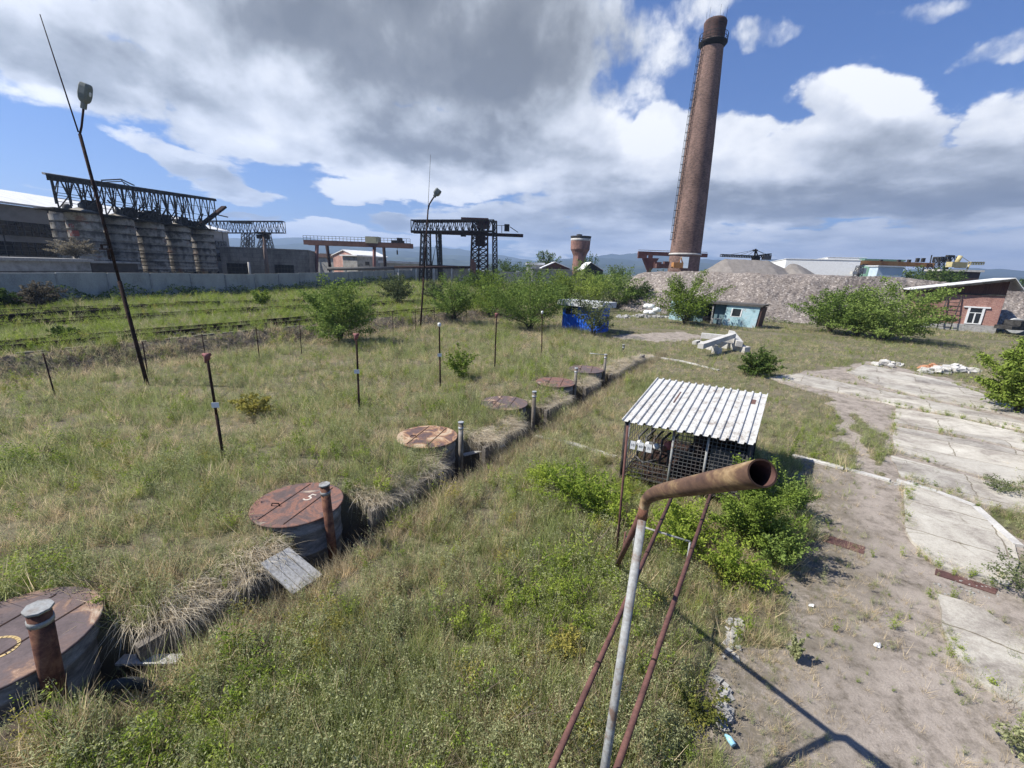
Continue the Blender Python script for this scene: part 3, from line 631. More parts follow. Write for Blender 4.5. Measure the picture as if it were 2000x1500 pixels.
# ================================================================== vent poles, fence stakes, street lamps
def pole_pts(base, u2, v2): return AY(u2, v2, base.y)
VP = [((437, 897), (404, 695), 'red', (423, 790), 'vent pole with a reddish cap and white tag, leaning, nearest to the lamp post', .028), ((702, 810), (696, 655), 'red', (698, 725), 'vent pole with a brown cap and white tag in the middle of the basin', .028),
      ((860, 758), (858, 633), 'white', (859, 693), 'thin vent pole with a white cap and tag in front of the far lamp post', .028), ((966, 722), (970, 614), 'red', None, 'thin dark vent pole without a tag, far along the basin', .028), ((1058, 690), (1059, 609), 'white', None, 'thin vent pole with a white cap before the blue kiosk', .026)]
CAPR = weathered('cap_red', [(.18, .07, .07), (.30, .13, .12)], 5)
for (b, tp, capc, tg, lab, r) in VP:
    bp = P(*b); tp3 = pole_pts(bp, *tp); t = thing('vent_pole', lab, 'pole', tuple(bp), 'vent poles in the grass basin')
    dv = (tp3-bp).normalized(); mb = MB(); mb.tube([bp-dv*.3, bp.lerp(tp3, .45)], r*1.15, 10); mb.tube([bp.lerp(tp3, .45), tp3], r, 10); mb.build('pole', RUSTD, t)
    mb = MB(); mb.lathe(tp3, [(.03, -.10), (.055, -.08), (.06, .0), (.058, .03), (.02, .05)], 10, True); 
    if capc == 'red': mb.tube([tp3+Vector((-.045, 0, -.16)), tp3+Vector((-.045, 0, -.02))], .022, 8); mb.tube([tp3+Vector((-.08, 0, .02)), tp3+Vector((.08, 0, .03))], .035, 8)
    mb.build('cap', CAPR if capc == 'red' else WHITE, t)
    if tg:
        q = pole_pts(bp, *tg); mb = MB(); mb.box(q+Vector((0, -.045, 0)), (.15, .006, .12), .2); mb.build('tag', WHITE, t)
FS = [((108, 775), (84, 690), 'nearest'), ((290, 738), (278, 668), 'beside the leaning lamp post'), ((401, 695), (394, 652), 'behind the red capped leaning vent pole'), ((507, 702), (500, 640), 'left of the pair before the big bush'), ((589, 692), (585, 629), 'just left of the big bush'), ((662, 672), (661, 628), 'in front of the big bush'),
      ((768, 655), (766, 607), 'right of the big bush'), ((812, 648), (811, 605), 'just left of the far lamp post'), ((850, 642), (848, 600), 'just right of the far lamp post'), ((912, 632), (911, 598), 'in front of the bushes behind the far lamp post')]
for b, tp, lab in FS:
    bp = P(*b); q = pole_pts(bp, *tp); mb = MB(); dv = (q-bp).normalized(); mb.tube([bp-dv*.3, q], .022, 6)
    mb.tube([q-dv*.08+Vector((-.05, 0, 0)), q-dv*.08+Vector((.05, 0, 0))], .012, 5)
    lb = 'dark iron fence stake '+lab if lab != 'nearest' else 'dark iron fence stake at the left end of the dry grass bank'
    tag(mb.build('fence_stake', RUSTD, None, bp), lb, 'fence stake', 'iron fence stakes along the basin bank')
LAMPG = weathered('lamp_grey', [(.16, .18, .16), (.24, .26, .24)], 3)
def street_lamp(b, elbow, armt, head_top, rod, r, lab, hs):
    bp = P(*b); e1 = pole_pts(bp, *elbow); a1 = pole_pts(bp, *armt); h1 = pole_pts(bp, *head_top)
    t = thing('street_lamp', lab, 'street lamp', tuple(bp), 'street lamps beside the basin')
    dv = (e1-bp).normalized(); mid = bp.lerp(e1, .45)
    mb = MB(); mb.tube([bp-dv*.4, mid], r*1.15, 12); mb.tube([mid, e1], r*.85, 12); mb.build('pole', RUSTD, t)
    return bp, e1, a1, h1, t
bp, e1, a1, h1, t = street_lamp((288, 752), (156, 262), (163, 212), (168, 166), None, .055, 'tall leaning lamp post in the near left of the basin, dark pole', 1)
mb = MB(); mb.tube([e1, e1.lerp(a1, .3)+Vector((.02, 0, 0)), a1], .03, 10); mb.build('arm', RUSTD, t)
def lamp_head(a1, h1, t, wd, dp):
    d = (h1-a1); L = d.length; up = d.normalized(); sd = up.cross(Vector((0, 1, 0))).normalized(); fw = sd.cross(up)
    def sq(tt, w_, d_): 
        c = a1+up*L*tt; return [c+sd*(x*w_)+fw*(y*d_) for x, y in [(-1, -.6), (-.6, -1), (.6, -1), (1, -.6), (1, .6), (.6, 1), (-.6, 1), (-1, .6)]]
    mb = MB(); lv = [(-.04, .45, .35), (.02, .5, .4), (.22, .5, .4), (.26, .75, .6), (.36, .95, .85), (.55, 1.02, 1.), (.85, 1., .95), (.97, .88, .8), (1.0, .7, .6)]
    R_ = [sq(tt, a*wd, b_*dp) for tt, a, b_ in lv]
    for r0, r1 in zip(R_, R_[1:]):
        for k in range(8): mb.face([r0[k], r0[(k+1) % 8], r1[(k+1) % 8], r1[k]], None, True)
    mb.face(R_[-1]); mb.face(R_[0][::-1]); hd = mb.build('lamp_head', LAMPG, t)
    mb = MB(); c = a1+up*L*.66-sd*wd*.70-fw*0
    mb.lathe(c, [(.01, -wd*.7), (wd*.30, -wd*.5), (wd*.42, 0), (wd*.30, wd*.5), (.01, wd*.7)], 14, False, False); mb.build('glass_bowl', WHITE, hd)
lamp_head(pole_pts(bp, 163, 211), pole_pts(bp, 168, 163), t, .16, .14)
mb = MB(); mb.tube([pole_pts(bp, 153, 258), pole_pts(bp, 78, 28)], .022, 6, True, .012); mb.build('antenna_rod', RUSTD, t)
mb = MB(); q = pole_pts(bp, 212, 487); mb.box(q+Vector((0, -.1, 0)), (.42, .06, .05)); mb.box(q+Vector((0, -.1, .14)), (.3, .05, .04)); mb.box(q+Vector((-.13, -.1, .07)), (.05, .05, .16)); mb.box(q+Vector((.06, -.1, -.18)), (.05, .05, .3)); mb.build('bracket', RUSTD, t)
bp, e1, a1, h1, t = street_lamp((821, 643), (836, 410), (850, 382), (858, 370), None, .06, 'far lamp post with a bent arm in front of the tall lattice gantry crane', 1)
mb = MB(); mb.tube([e1, pole_pts(bp, 839, 398), pole_pts(bp, 846, 387), a1], .05, 10); mb.build('arm', RUSTD, t)
lamp_head(pole_pts(bp, 848, 384), pole_pts(bp, 858, 370), t, .22, .2)
mb = MB(); mb.tube([pole_pts(bp, 836, 405), pole_pts(bp, 841, 302)], .018, 6, True, .01); mb.build('antenna_rod', RUSTD, t)
#@@PART3
# ================================================================== SHELTER
ZF, ZB = 1.55, 1.88
fl, fr = G(1214, 822, ZF), G(1474, 870, ZF); bl, br_ = G(1284, 739, ZB), G(1500, 771, ZB)
t = thing('gas_cabinet', 'wire mesh cabinet under a white corrugated sheet roof, three number cards on its front', 'cabinet', ((fl+br_)/2).xy.to_3d())
def bil(a, b): return fl.lerp(fr, a).lerp(bl.lerp(br_, a), b)
mb = MB(); NR = 16; prof = []
for k in range(NR+1):
    c = k/NR
    for dx, z in ((-.0115, 0), (-.007, .04), (.007, .04), (.0115, 0)):
        x = min(1, max(0, c+dx)); prof.append((x, z))
for (x0, z0), (x1, z1) in zip(prof, prof[1:]):
    for th in (0,):
        j = .012*math.sin(x0*40)
        a, b = bil(x0, -.0+j), bil(x1, 0+j); c, d = bil(x1, 1.), bil(x0, 1.)
        up = Vector((0, 0, 1))
        mb.hexa([a+up*(z0-.006), b+up*(z1-.006), c+up*(z1-.006), d+up*(z0-.006), a+up*z0, b+up*z1, c+up*z1, d+up*z0])
roof = mb.build('roof', SHEET, t)
for a, b, wd, hh in ((.30, .62, .03, .26), (.905, .78, .035, .10)):
    mb = MB()
    p0, p1, p2, p3 = bil(a-wd/2, b-hh/2), bil(a+wd/2, b-hh/2), bil(a+wd/2, b+hh/2), bil(a-wd/2, b+hh/2)
    mb.hexa([p+Vector((0, 0, .002)) for p in (p0, p1, p2, p3)]+[p+Vector((0, 0, .008)) for p in (p0, p1, p2, p3)]); mb.build('rust_patch', RUSTR, roof)
IN = .05
def cab(a, b, z): q = bil(a, b); return Vector((q.x, q.y, z))
for a, b, m_, r in ((.03, .05, SOOT, .05), (.97, .05, SOOT, .04), (.03, .95, SOOT, .04), (.97, .95, SOOT, .04), (.42, .05, GREYP, .028), (.68, .05, GREYP, .028), (.06, .03, GREYP, .022)):
    mb = MB(); mb.tube([cab(a, b, -.1), cab(a, b, bil(a, b).z-.03)], r, 8); mb.build('post', m_, t)
mb = MB()
for (a0, b0), (a1, b1) in (((.03, .05), (.97, .05)), ((.03, .95), (.97, .95)), ((.03, .05), (.03, .95)), ((.97, .05), (.97, .95))):
    mb.tube([cab(a0, b0, bil(a0, b0).z-.05), cab(a1, b1, bil(a1, b1).z-.05)], .025, 6); mb.tube([cab(a0, b0, .18), cab(a1, b1, .18)], .025, 6)
mb.build('frame', SOOT, t)
def wires(a0, b0, a1, b1, z0, z1, n, k, r=.008):
    mb = MB()
    for i in range(n+1):
        a, b = a0+(a1-a0)*i/n, b0+(b1-b0)*i/n; mb.tube([cab(a, b, z0), cab(a, b, min(z1, bil(a, b).z-.05))], r, 4, False)
    for i in range(k+1):
        z = z0+(z1-z0)*i/k; mb.tube([cab(a0, b0, z), cab(a1, b1, z)], r, 4, False)
    return mb.build('mesh_panel', STEELG, t)
wires(.42, .05, .97, .05, .2, ZF-.06, 17, 15); wires(.03, .95, .44, .95, .2, 1.8, 8, 9); wires(.03, .05, .42, .05, .2, .62, 9, 4); wires(.03, .05, .03, .95, .2, ZF-.06, 14, 9); wires(.97, .05, .97, .95, .2, ZF-.06, 14, 9)
mb = MB(); mb.hexa([cab(.44, .93, .1), cab(.96, .93, .1), cab(.96, .96, .1), cab(.44, .96, .1), cab(.44, .93, 1.78), cab(.96, .93, 1.78), cab(.96, .96, 1.78), cab(.44, .96, 1.78)]); mb.build('interior_dark_panel', SOOT, t)  # dark sheet added at back right so the cabinet interior reads as shaded
mb = MB(); mb.hexa([cab(.955, .1, .2), cab(.965, .1, .2), cab(.965, .92, .2), cab(.955, .92, .2), cab(.955, .1, 1.45), cab(.965, .1, 1.45), cab(.965, .92, 1.7), cab(.955, .92, 1.7)]); mb.build('side_panel', SOOT, t)
mb = MB(); mb.hexa([cab(.04, .06, .12), cab(.96, .06, .12), cab(.96, .94, .12), cab(.04, .94, .12), cab(.04, .06, .16), cab(.96, .06, .16), cab(.96, .94, .16), cab(.04, .94, .16)]); mb.build('interior_dark_floor', RUSTD, t)  # dark floor added to deepen the shade inside the see-through cage
mb = MB(); mb.hexa([cab(.70, .10, .2), cab(.95, .10, .2), cab(.95, .14, .2), cab(.70, .14, .2), cab(.70, .10, 1.2), cab(.95, .10, 1.2), cab(.95, .14, 1.2), cab(.70, .14, 1.2)]); mb.build('inner_panel', STEELG, t)
mb = MB(); mb.hexa([cab(.30, .93, 1.0), cab(.36, .93, 1.0), cab(.36, .95, 1.0), cab(.30, .95, 1.0), cab(.30, .93, 1.8), cab(.36, .93, 1.8), cab(.36, .95, 1.8), cab(.30, .95, 1.8)]); mb.build('back_board', BLACK, t)
for k, (u, v, txt) in enumerate(((1236, 866, '10'), (1252, 870, '60'), (1267, 872.5, '31'))):
    a = .075+.068*k+.028; q = cab(a, .035, .98); d = (fr-fl); rz = math.atan2(d.y, d.x)
    mb = MB(); mb.box(q, (.125, .004, .20), rz); cd = mb.build('number_card', WHITE, t)
    tx = paint_text(txt, .085, None, 0, BLACK, 'painted_number', cd); nn = Vector((math.sin(rz), -math.cos(rz), 0))
    tx.matrix_local = Matrix.Translation(q+nn*.0045-ORG[t.name]) @ Matrix.Rotation(rz, 4, 'Z') @ Matrix.Rotation(R(90), 4, 'X')
# manifold inside
t2 = thing('valve_manifold', 'tangle of grey pipes, gauges and a red valve inside the mesh cabinet', 'valve manifold', cab(.4, .5, 0))
mb = MB()
for k in range(5): mb.tube([cab(.06+.07*k, .35, .1), cab(.06+.07*k, .35, .82+.04*(k % 2)), cab(.09+.07*k, .5, .9)], .03, 8)
mb.tube([cab(.04, .35, .62), cab(.9, .35, .5)], .04, 8); mb.tube([cab(.1, .55, .45), cab(.92, .5, .38)], .05, 8); mb.tube([cab(.08, .25, .42), cab(.16, .2, .36), cab(.26, .25, .44)], .025, 6)
mb.build('pipework', STEELG, t2)
for k in range(4): mb = MB(); mb.lathe(cab(.09+.075*k, .28, .74), [(.05, -.06), (.075, -.03), (.075, .03), (.04, .07)], 12, True); mb.build('gauge', WHITE if k < 3 else RUST, t2)
mb = MB(); mb.lathe(cab(.34, .3, .80), [(.05, -.09), (.11, -.06), (.12, .02), (.06, .08)], 14, True); mb.box(cab(.36, .3, .92), (.24, .05, .04), .5); mb.build('valve', weathered('faded_red', [(.35, .10, .09), (.48, .17, .14)], 4), t2)
mb = MB(); mb.lathe(cab(.60, .45, .1), [(.19, 0), (.19, .9), (.10, 1.05), (.05, 1.1)], 16); mb.lathe(cab(.78, .45, .1), [(.19, 0), (.19, .9), (.10, 1.05), (.05, 1.1)], 16); mb.build('cylinder', RUSTD, t2)
# ================================================================== TRIPOD BLOW-OFF PIPE
A = CO+ray(1258, 985)*3.81
t = thing('vent_pipe_stand', 'pale grey pole carrying a wide open mouthed rusty pipe in the foreground', 'vent pipe', (A.x, A.y, 0))
low = CO+ray(1182, 1490)*3.62; dv = (low-A).normalized(); foot = A+dv*((A.z-0)/-dv.z)
mb = MB(); mb.tube([foot-Vector((0, 0, .1)), A-Vector((0, 0, .13))], .038, 20); mb.build('pole', GREYP, t)
E1 = CO+ray(1489, 924)*1.80; s0 = CO+ray(1300, 958)*3.25
mb = MB(); mb.tube([A-Vector((0, 0, .15)), A-Vector((0, 0, .03))], .043, 16); mb.build('collar', RUST, t)
path = [A-Vector((0, 0, .03)), A+Vector((.01, -.01, .05)), A.lerp(s0, .3)+Vector((0, 0, .045)), A.lerp(s0, .65)+Vector((0, 0, .03)), s0]
ext = [s0.lerp(E1, k/5) for k in range(1, 6)]
mb = MB(); pts = path+ext; rr = [.043, .047, .053, .058, .06]+[.06]*5
mb.tube(pts, rr, 28, False)
ipts = pts[3:]; ir = [.053]*len(ipts)
mb2 = MB(); mb2.tube(ipts[::-1], ir, 28, False)
k0 = len(pts)-1
nz = mb.build('nozzle', PIPER, t)
me_in = mb2.build('bore', RUSTR, nz)
# rim ring
d = (pts[-1]-pts[-2]).normalized(); X = d.orthogonal().normalized(); Y = d.cross(X); mb = MB()
for j in range(28):
    a, b = 2*math.pi*j/28, 2*math.pi*(j+1)/28
    f_ = lambda an, r_: E1+(X*math.cos(an)+Y*math.sin(an))*r_+d*.001
    mb.face([f_(a, .053), f_(a, .06), f_(b, .06), f_(b, .053)])
mb.build('rim', RUSTD, nz)
mb = MB(); lf = G(1203, 1109, 0); mb.tube([A-Vector((.0, 0, .05)), lf], .035, 12); mb.build('brace_leg', LEGR, t)
# pipelines over the ground
def pipeline(p0, p1, r, lab):
    a, b = Vector(p0), Vector(p1); d = b-a; mb = MB(); mb.tube([a-d*.35, b+d*.02], r, 16)
    t = thing('pipeline', lab, 'pipe', (a+b)/2); mb.build('pipe', LEGR, t)
    for k in (.22, .62): fl_ = MB(); q = a+d*k; fl_.tube([q-d.normalized()*.012, q+d.normalized()*.012], r*1.12, 16); fl_.build('weld_joint', RUSTD, t)
ZP = .62
pipeline(G(1078, 1500, ZP), G(1316, 962, ZP+.25), .03, 'rusty pipe running up to the mesh cabinet, crossing behind the grey pole')
pipeline(G(1205, 1500, ZP), G(1392, 955, ZP+.25), .031, 'rusty pipe running to the mesh cabinet, lying right of the grey pole')
pA, pB = G(1268, 1033, .60), G(1348, 1058, .60)
t = thing('pipe_support', 'thin grey goal shaped support frame under the two rusty pipes', 'pipe support', ((pA+pB)/2).xy.to_3d())
mb = MB(); mb.tube([pA-(pB-pA)*.35, pB], .018, 8); mb.build('crossbar', GREYP, t)
for q in (pA-(pB-pA)*.35, pB): mb = MB(); mb.tube([q, Vector((q.x, q.y, -.1))], .018, 8); mb.build('leg', GREYP, t)
pb = G(1203, 1100); mb = MB(); mb.tube([pb-Vector((0, 0, .1)), AY(1226, 832, pb.y)], .02, 8); tag(mb.build('thin_pipe', LEGR, None, pb), 'thin upright pipe standing in front of the left corner of the mesh cabinet', 'pipe')
q = G(1228, 1090); t = thing('rod_frame', 'short rusty rod frame beside the foot of the leaning brace', 'rod frame', q)
mb = MB(); p2 = G(1213, 1112); z2 = .62; mb.tube([p2-Vector((0, 0, .1)), p2+Vector((0, 0, z2+.1))], .014, 6); mb.build('post', LEGR, t)
mb = MB(); mb.tube([p2+Vector((0, 0, z2)), G(1252, 1047, z2*.98)], .014, 6); mb.build('bar', GREYP, t); mb = MB(); e_ = G(1252, 1047, z2*.98); mb.tube([e_, Vector((e_.x, e_.y, .25))], .012, 6); mb.build('stub', GREYP, t)
# channel grates and litter on the lane
def plate(px, lab, z=.012, wall=True):
    q = [G(u, v, z) for u, v in px]; mb = MB(); mb.hexa([p-Vector((0, 0, .03)) for p in q]+q); return tag(mb.build('iron_plate', RUSTR), lab, 'iron plate')
plate([(1612, 1043), (1690, 1068), (1687, 1082), (1608, 1056)], 'reddish iron plate flush in the bare lane near the leafy shrub')
plate([(1828, 1110), (1950, 1150), (1944, 1160), (1826, 1121)], 'reddish iron plate at the near edge of the broken slab, by the right edge', .014)
mb = MB(); c = G(1424, 1444, .05); mb.tube([c+Vector((-.02, .05, 0)), c+Vector((.0, 0, .01)), c+Vector((.02, -.06, .0))], [.012, .032, .032], 12); tag(mb.build('bottle', weathered('blue_plastic', [(.25, .55, .72), (.4, .68, .8)], 8, rough=.3)), 'crushed pale blue plastic bottle at the weedy edge of the lane', 'bottle')
def crumple(u, v, s, lab, mt=WHITE):
    c = G(u, v, .02); mb = MB(); n = 9; pts = [(c.x+s*(.6+.5*random.random())*math.cos(2*math.pi*k/n), c.y+.6*s*(.6+.5*random.random())*math.sin(2*math.pi*k/n), c.z) for k in range(n)]
    top = c+Vector((0, 0, s*.7)); base = c-Vector((0, 0, .02)); mid = [((Vector(p)+top)/2+Vector((random.uniform(-.3, .3)*s, 0, random.uniform(-.1, .3)*s))) for p in pts]
    for k in range(n): j = (k+1) % n; mb.face([pts[k], pts[j], mid[j], mid[k]]); mb.face([mid[k], mid[j], top])
    mb.face([Vector(p) for p in pts[::-1]])
    return tag(mb.build('paper_scrap', mt), lab, 'litter')
crumple(1713, 1261, .07, 'crumpled white paper lying alone in the middle of the bare lane'); crumple(1586, 1183, .05, 'small white paper scrap at the left edge of the bare lane')
# ================================================================== BLUE KIOSK
k1, k2 = G(1097, 641), G(1168, 651); d = (k2-k1).normalized(); nn = Vector((-d.y, d.x, 0)); Wd = (k2-k1).length
t = thing('blue_kiosk', 'bright blue kiosk with a band of windows and a flat grey metal roof', 'kiosk', tuple((k1+k2)/2)); rz = math.atan2(d.y, d.x)
def kp(a, b, z): q = k1+d*(Wd*a)+nn*b; return Vector((q.x, q.y, z))
def kbox(mb, a0, a1, b0, b1, z0, z1): mb.hexa([kp(a0, b0, z0), kp(a1, b0, z0), kp(a1, b1, z0), kp(a0, b1, z0), kp(a0, b0, z1), kp(a1, b0, z1), kp(a1, b1, z1), kp(a0, b1, z1)]); return mb
mb = MB(); kbox(mb, 0, 1, 0, .08, -.1, 1.25); kbox(mb, .44, 1, 0, .08, 1.25, 2.1); kbox(mb, 0, .07, 0, .08, 1.25, 2.1); kbox(mb, .07, .44, 0, .08, 2.0, 2.1)
kbox(mb, 0, .02, .08, 1.5, -.1, 2.1); kbox(mb, .98, 1, .08, 1.5, -.1, 2.1); kbox(mb, 0, 1, 1.5, 1.58, -.1, 2.1); mb.build('wall', BLUE, t)
mb = MB(); kbox(mb, -.08, 1.10, -.35, 1.85, 2.1, 2.18); kbox(mb, -.09, 1.11, -.38, -.34, 2.02, 2.48); kbox(mb, -.09, -.075, -.35, 1.85, 2.02, 2.46); kbox(mb, 1.095, 1.11, -.35, 1.85, 2.02, 2.46); kbox(mb, -.075, 1.095, 1.81, 1.85, 2.18, 2.46); kbox(mb, -.075, 1.095, -.34, 1.81, 2.36, 2.42); mb.build('roof', TIN, t)
mb = MB(); kbox(mb, .07, .44, .03, .05, 1.25, 2.0); wn_ = mb.build('window', GLASS, t)
mb = MB()
for a in (.07, .25, .43): kbox(mb, a-.008, a+.008, -.01, .06, 1.25, 2.0)
kbox(mb, .07, .44, -.02, .06, 1.22, 1.27); mb.build('frame', BLUE, wn_)
mb = MB()
for a in np.linspace(.03, .97, 14): kbox(mb, a-.004, a+.004, -.025, -.0005, 0, 1.2)
mb.build('ribbing', BLUE, t)
# ================================================================== TURQUOISE TRAILER SHED
s1, s2 = G(1385, 632), G(1474, 641); d = (s2-s1).normalized(); nn = Vector((-d.y, d.x, 0)); Ws = (s2-s1).length
t = thing('turquoise_shed', 'peeling turquoise hut with rust streaks, a broken window and a dark open doorway', 'hut', tuple((s1+s2)/2))
def sbox(mb, a0, a1, b0, b1, z0, z1, lean=0.):
    mb.hexa([s1+d*(Ws*a0)+nn*b0+Vector((0, 0, z0)), s1+d*(Ws*a1)+nn*b0+Vector((0, 0, z0)), s1+d*(Ws*a1)+nn*b1+Vector((0, 0, z0)), s1+d*(Ws*a0)+nn*b1+Vector((0, 0, z0)),
             s1+d*(Ws*a0+lean)+nn*b0+Vector((0, 0, z1)), s1+d*(Ws*a1+lean)+nn*b0+Vector((0, 0, z1)), s1+d*(Ws*a1+lean)+nn*b1+Vector((0, 0, z1)), s1+d*(Ws*a0+lean)+nn*b1+Vector((0, 0, z1))]); return mb
mb = MB(); L_ = .18
sbox(mb, .30, .45, 0, .08, 0, 2.05, L_); sbox(mb, .66, 1, 0, .08, 0, 2.05, L_); sbox(mb, .45, .66, 0, .08, 0, .95, L_*.46)
q0 = .45; mb.hexa([s1+d*(Ws*.45+L_*.9)+nn*b+Vector((0, 0, 1.75)) if False else s1+d*(Ws*a+L_*.85)+nn*b+Vector((0, 0, 1.72)) for a, b in ((.45, 0), (.66, 0), (.66, .08), (.45, .08))]+[s1+d*(Ws*a+L_)+nn*b+Vector((0, 0, 2.05)) for a, b in ((.45, 0), (.66, 0), (.66, .08), (.45, .08))])
mb.build('front_wall', TURQ, t)
mb = MB(); sbox(mb, -.55, .0, .9, .98, 0, 2.0); sbox(mb, .05, .30, .5, .58, 0, 2.0); mb.build('recess_wall', TURQD, t)
mb = MB(); sbox(mb, .99, 1.04, .1, 2.3, 0, 2.0, L_); sbox(mb, -1.0, 1.0, 2.3, 2.38, 0, 2.0); mb.build('end_wall', weathered('dark_brick_wall', [(.10, .06, .05), (.2, .11, .09)], 2), t)
mb = MB(); sbox(mb, -1.02, -.62, .2, 2.3, 0, 2.05); mb.build('side_room', TURQ, t)
mb = MB(); sbox(mb, -.62, 1.08, -.15, 2.5, 2.06, 2.28, L_); rf = mb.build('roof', weathered('tar_roof', [(.06, .055, .05), (.13, .12, .11)], 2), t)
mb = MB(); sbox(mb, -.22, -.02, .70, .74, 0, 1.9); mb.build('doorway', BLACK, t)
mb = MB(); sbox(mb, .45, .66, .05, .07, .95, 1.72, L_*.5); wn_ = mb.build('window', GLASS, t)
mb = MB(); sbox(mb, .44, .465, -.02, .03, .93, 1.74, L_*.45); sbox(mb, .645, .67, -.02, .03, .93, 1.74, L_*.45); sbox(mb, .465, .645, -.02, .03, .93, .98, .0); mb.build('frame', WHITE, wn_)
mb = MB(); sbox(mb, .02, .05, .0, .06, 0, 2.05); sbox(mb, .26, .28, -.1, -.04, 0, .7); mb.build('post', GREYP, t)
mb = MB(); sbox(mb, .06, .25, -.2, .2, .55, .6); sbox(mb, .07, .09, -.2, -.15, 0, .55); sbox(mb, .22, .24, -.2, -.15, 0, .55); tag(mb.build('bench', WOOD), 'small broken bench in front of the turquoise hut doorway', 'bench')
# ================================================================== BRICK HOUSE
B = G(1941, 651); Aa = G(1812, 641); d = (Aa-B).normalized(); nn = Vector((-d.y, d.x, 0)); nn = nn if nn.x > 0 else -nn
Aa = B+d*6.7; Wh = 6.7; Dp = 6.
def hp(a, b, z): q = B+d*(Wh*a)+nn*b; return Vector((q.x, q.y, z))
t = thing('brick_house', 'red brick house with a stone plinth, sloping white roof and boarded gable', 'house', tuple((B+Aa)/2))
zB = zat(B.x, B.y, 580); zA = zat(*hp(1, 0, 0).xy, 566)
zR = zat(*hp(.02, 0, 0).xy, 546)
ZW = zat(B.x, B.y, 578)
mb = MB(); zp = .75
mb.hexa([hp(0, 0, -.2), hp(0, Dp, -.2), hp(1, Dp, -.2), hp(1, 0, -.2), hp(0, 0, ZW), hp(0, Dp, ZW), hp(1, Dp, ZW), hp(1, 0, ZW)]); mb.build('wall', BRICK, t)
mb = MB(); mb.hexa([hp(-.01, -.06, -.2), hp(-.01, Dp, -.2), hp(1.01, Dp, -.2), hp(1.01, -.06, -.2), hp(-.01, -.06, zp), hp(-.01, Dp, zp), hp(1.01, Dp, zp), hp(1.01, -.06, zp)]); mb.build('plinth', STONE, t)
RG = zat(*hp(-.02, -.7, 0).xy, 544); ax_ = -.02; ZE = zat(*hp(1.14, -.7, 0).xy, 566)
mb = MB(); mb.hexa([hp(0, .05, ZW), hp(1.0, .05, ZW), hp(1.0, .15, ZW), hp(0, .15, ZW), hp(.0, .05, RG-.25), hp(1.0, .05, max(ZW+.05, ZE)), hp(1.0, .15, max(ZW+.05, ZE)), hp(.0, .15, RG-.25)]); mb.build('gable_boards', WOODD, t)
mb = MB(); up = Vector((0, 0, .07)); q = [hp(1.14, -.7, ZE), hp(ax_, -.7, RG), hp(ax_, Dp+.5, RG), hp(1.14, Dp+.5, ZE)]; mb.hexa(q+[p+up for p in q]); rf = mb.build('roof', ROOFW, t)
mb = MB(); q = [hp(ax_, -.7, RG), hp(-.16, -.7, RG-1.25), hp(-.16, Dp+.5, RG-1.25), hp(ax_, Dp+.5, RG)]; mb.hexa(q+[p+up for p in q]); mb.build('short_slope', TIN, t)
mb = MB(); q = [hp(1.12, -.69, ZE-.20), hp(ax_, -.69, RG-.24), hp(ax_, -.60, RG-.24), hp(1.12, -.60, ZE-.20)]; mb.hexa(q+[p+Vector((0, 0, .22)) for p in q]); mb.build('fascia', SOOT, rf)
mb = MB(); mb.hexa([hp(.0, -.12, ZW-.04), hp(1.1, -.12, ZW-.04), hp(1.1, -.0, ZW-.04), hp(.0, -.0, ZW-.04), hp(.0, -.12, ZW+.08), hp(1.1, -.12, ZW+.08), hp(1.1, 0, ZW+.08), hp(0, 0, ZW+.08)]); mb.build('tie_beam', SOOT, t)
wu0, wu1 = .18, .36
def hbox(mb, a0, a1, b0, b1, z0, z1): mb.hexa([hp(a0, b0, z0), hp(a1, b0, z0), hp(a1, b1, z0), hp(a0, b1, z0), hp(a0, b0, z1), hp(a1, b0, z1), hp(a1, b1, z1), hp(a0, b1, z1)]); return mb
mb = MB(); hbox(mb, wu0+.02, wu1-.02, -.04, -.004, .85, 2.45); wn_ = mb.build('window', GLASS, t)
mb = MB(); hbox(mb, wu0-.005, wu0+.022, -.1, -.005, .80, 2.5); hbox(mb, wu1-.022, wu1+.005, -.1, -.005, .80, 2.5); hbox(mb, wu0-.06, wu1+.06, -.12, -.005, 2.5, 2.64); hbox(mb, wu0+.022, wu1-.022, -.1, -.005, .80, .9); hbox(mb, wu0+.022, wu1-.022, -.08, -.045, 1.95, 2.02); hbox(mb, (wu0+wu1)/2-.008, (wu0+wu1)/2+.008, -.08, -.045, .9, 1.95); mb.build('frame', WHITE, wn_)
tl2 = thing('wall_ladder', 'dark iron ladder leaning on the brick house gable wall', 'ladder', tuple(hp(.62, -.5, 0)))
for a in (.50, .66):
    mb = MB(); mb.tube([hp(a+.02, -.75, 0), hp(a-.02, -.12, 3.5)], .055, 6); mb.build('rail', SOOT, tl2)
for k in range(1, 9):
    if k in (4,): continue
    f_ = k/9.5; mb = MB(); mb.tube([hp(.52-.04*f_, -.75+.63*f_, 3.5*f_), hp(.68-.04*f_, -.75+.63*f_, 3.5*f_)], .03, 6); mb.build('rung', SOOT, tl2)
mb = MB(); q = hp(-.22, .8, .9); mb.tube([q+nn*-.6, q+nn*.9], .75, 18); tag(mb.build('tank_drum', weathered('dull_white', [(.35, .36, .36), (.5, .51, .5)], 3), None, tuple(q)), 'dull white drum lying beside the right corner of the brick house', 'drum')
mb = MB(); q = G(1990, 640, .9); mb.box(q, (3.2, 1.6, .35)); mb.box(q+Vector((.4, 0, .45)), (2.4, 1.5, .5)); tag(mb.build('scrap_wagon', SOOT, None, tuple(q)), 'dark flat scrap trailer past the white drum at the right edge', 'trailer')
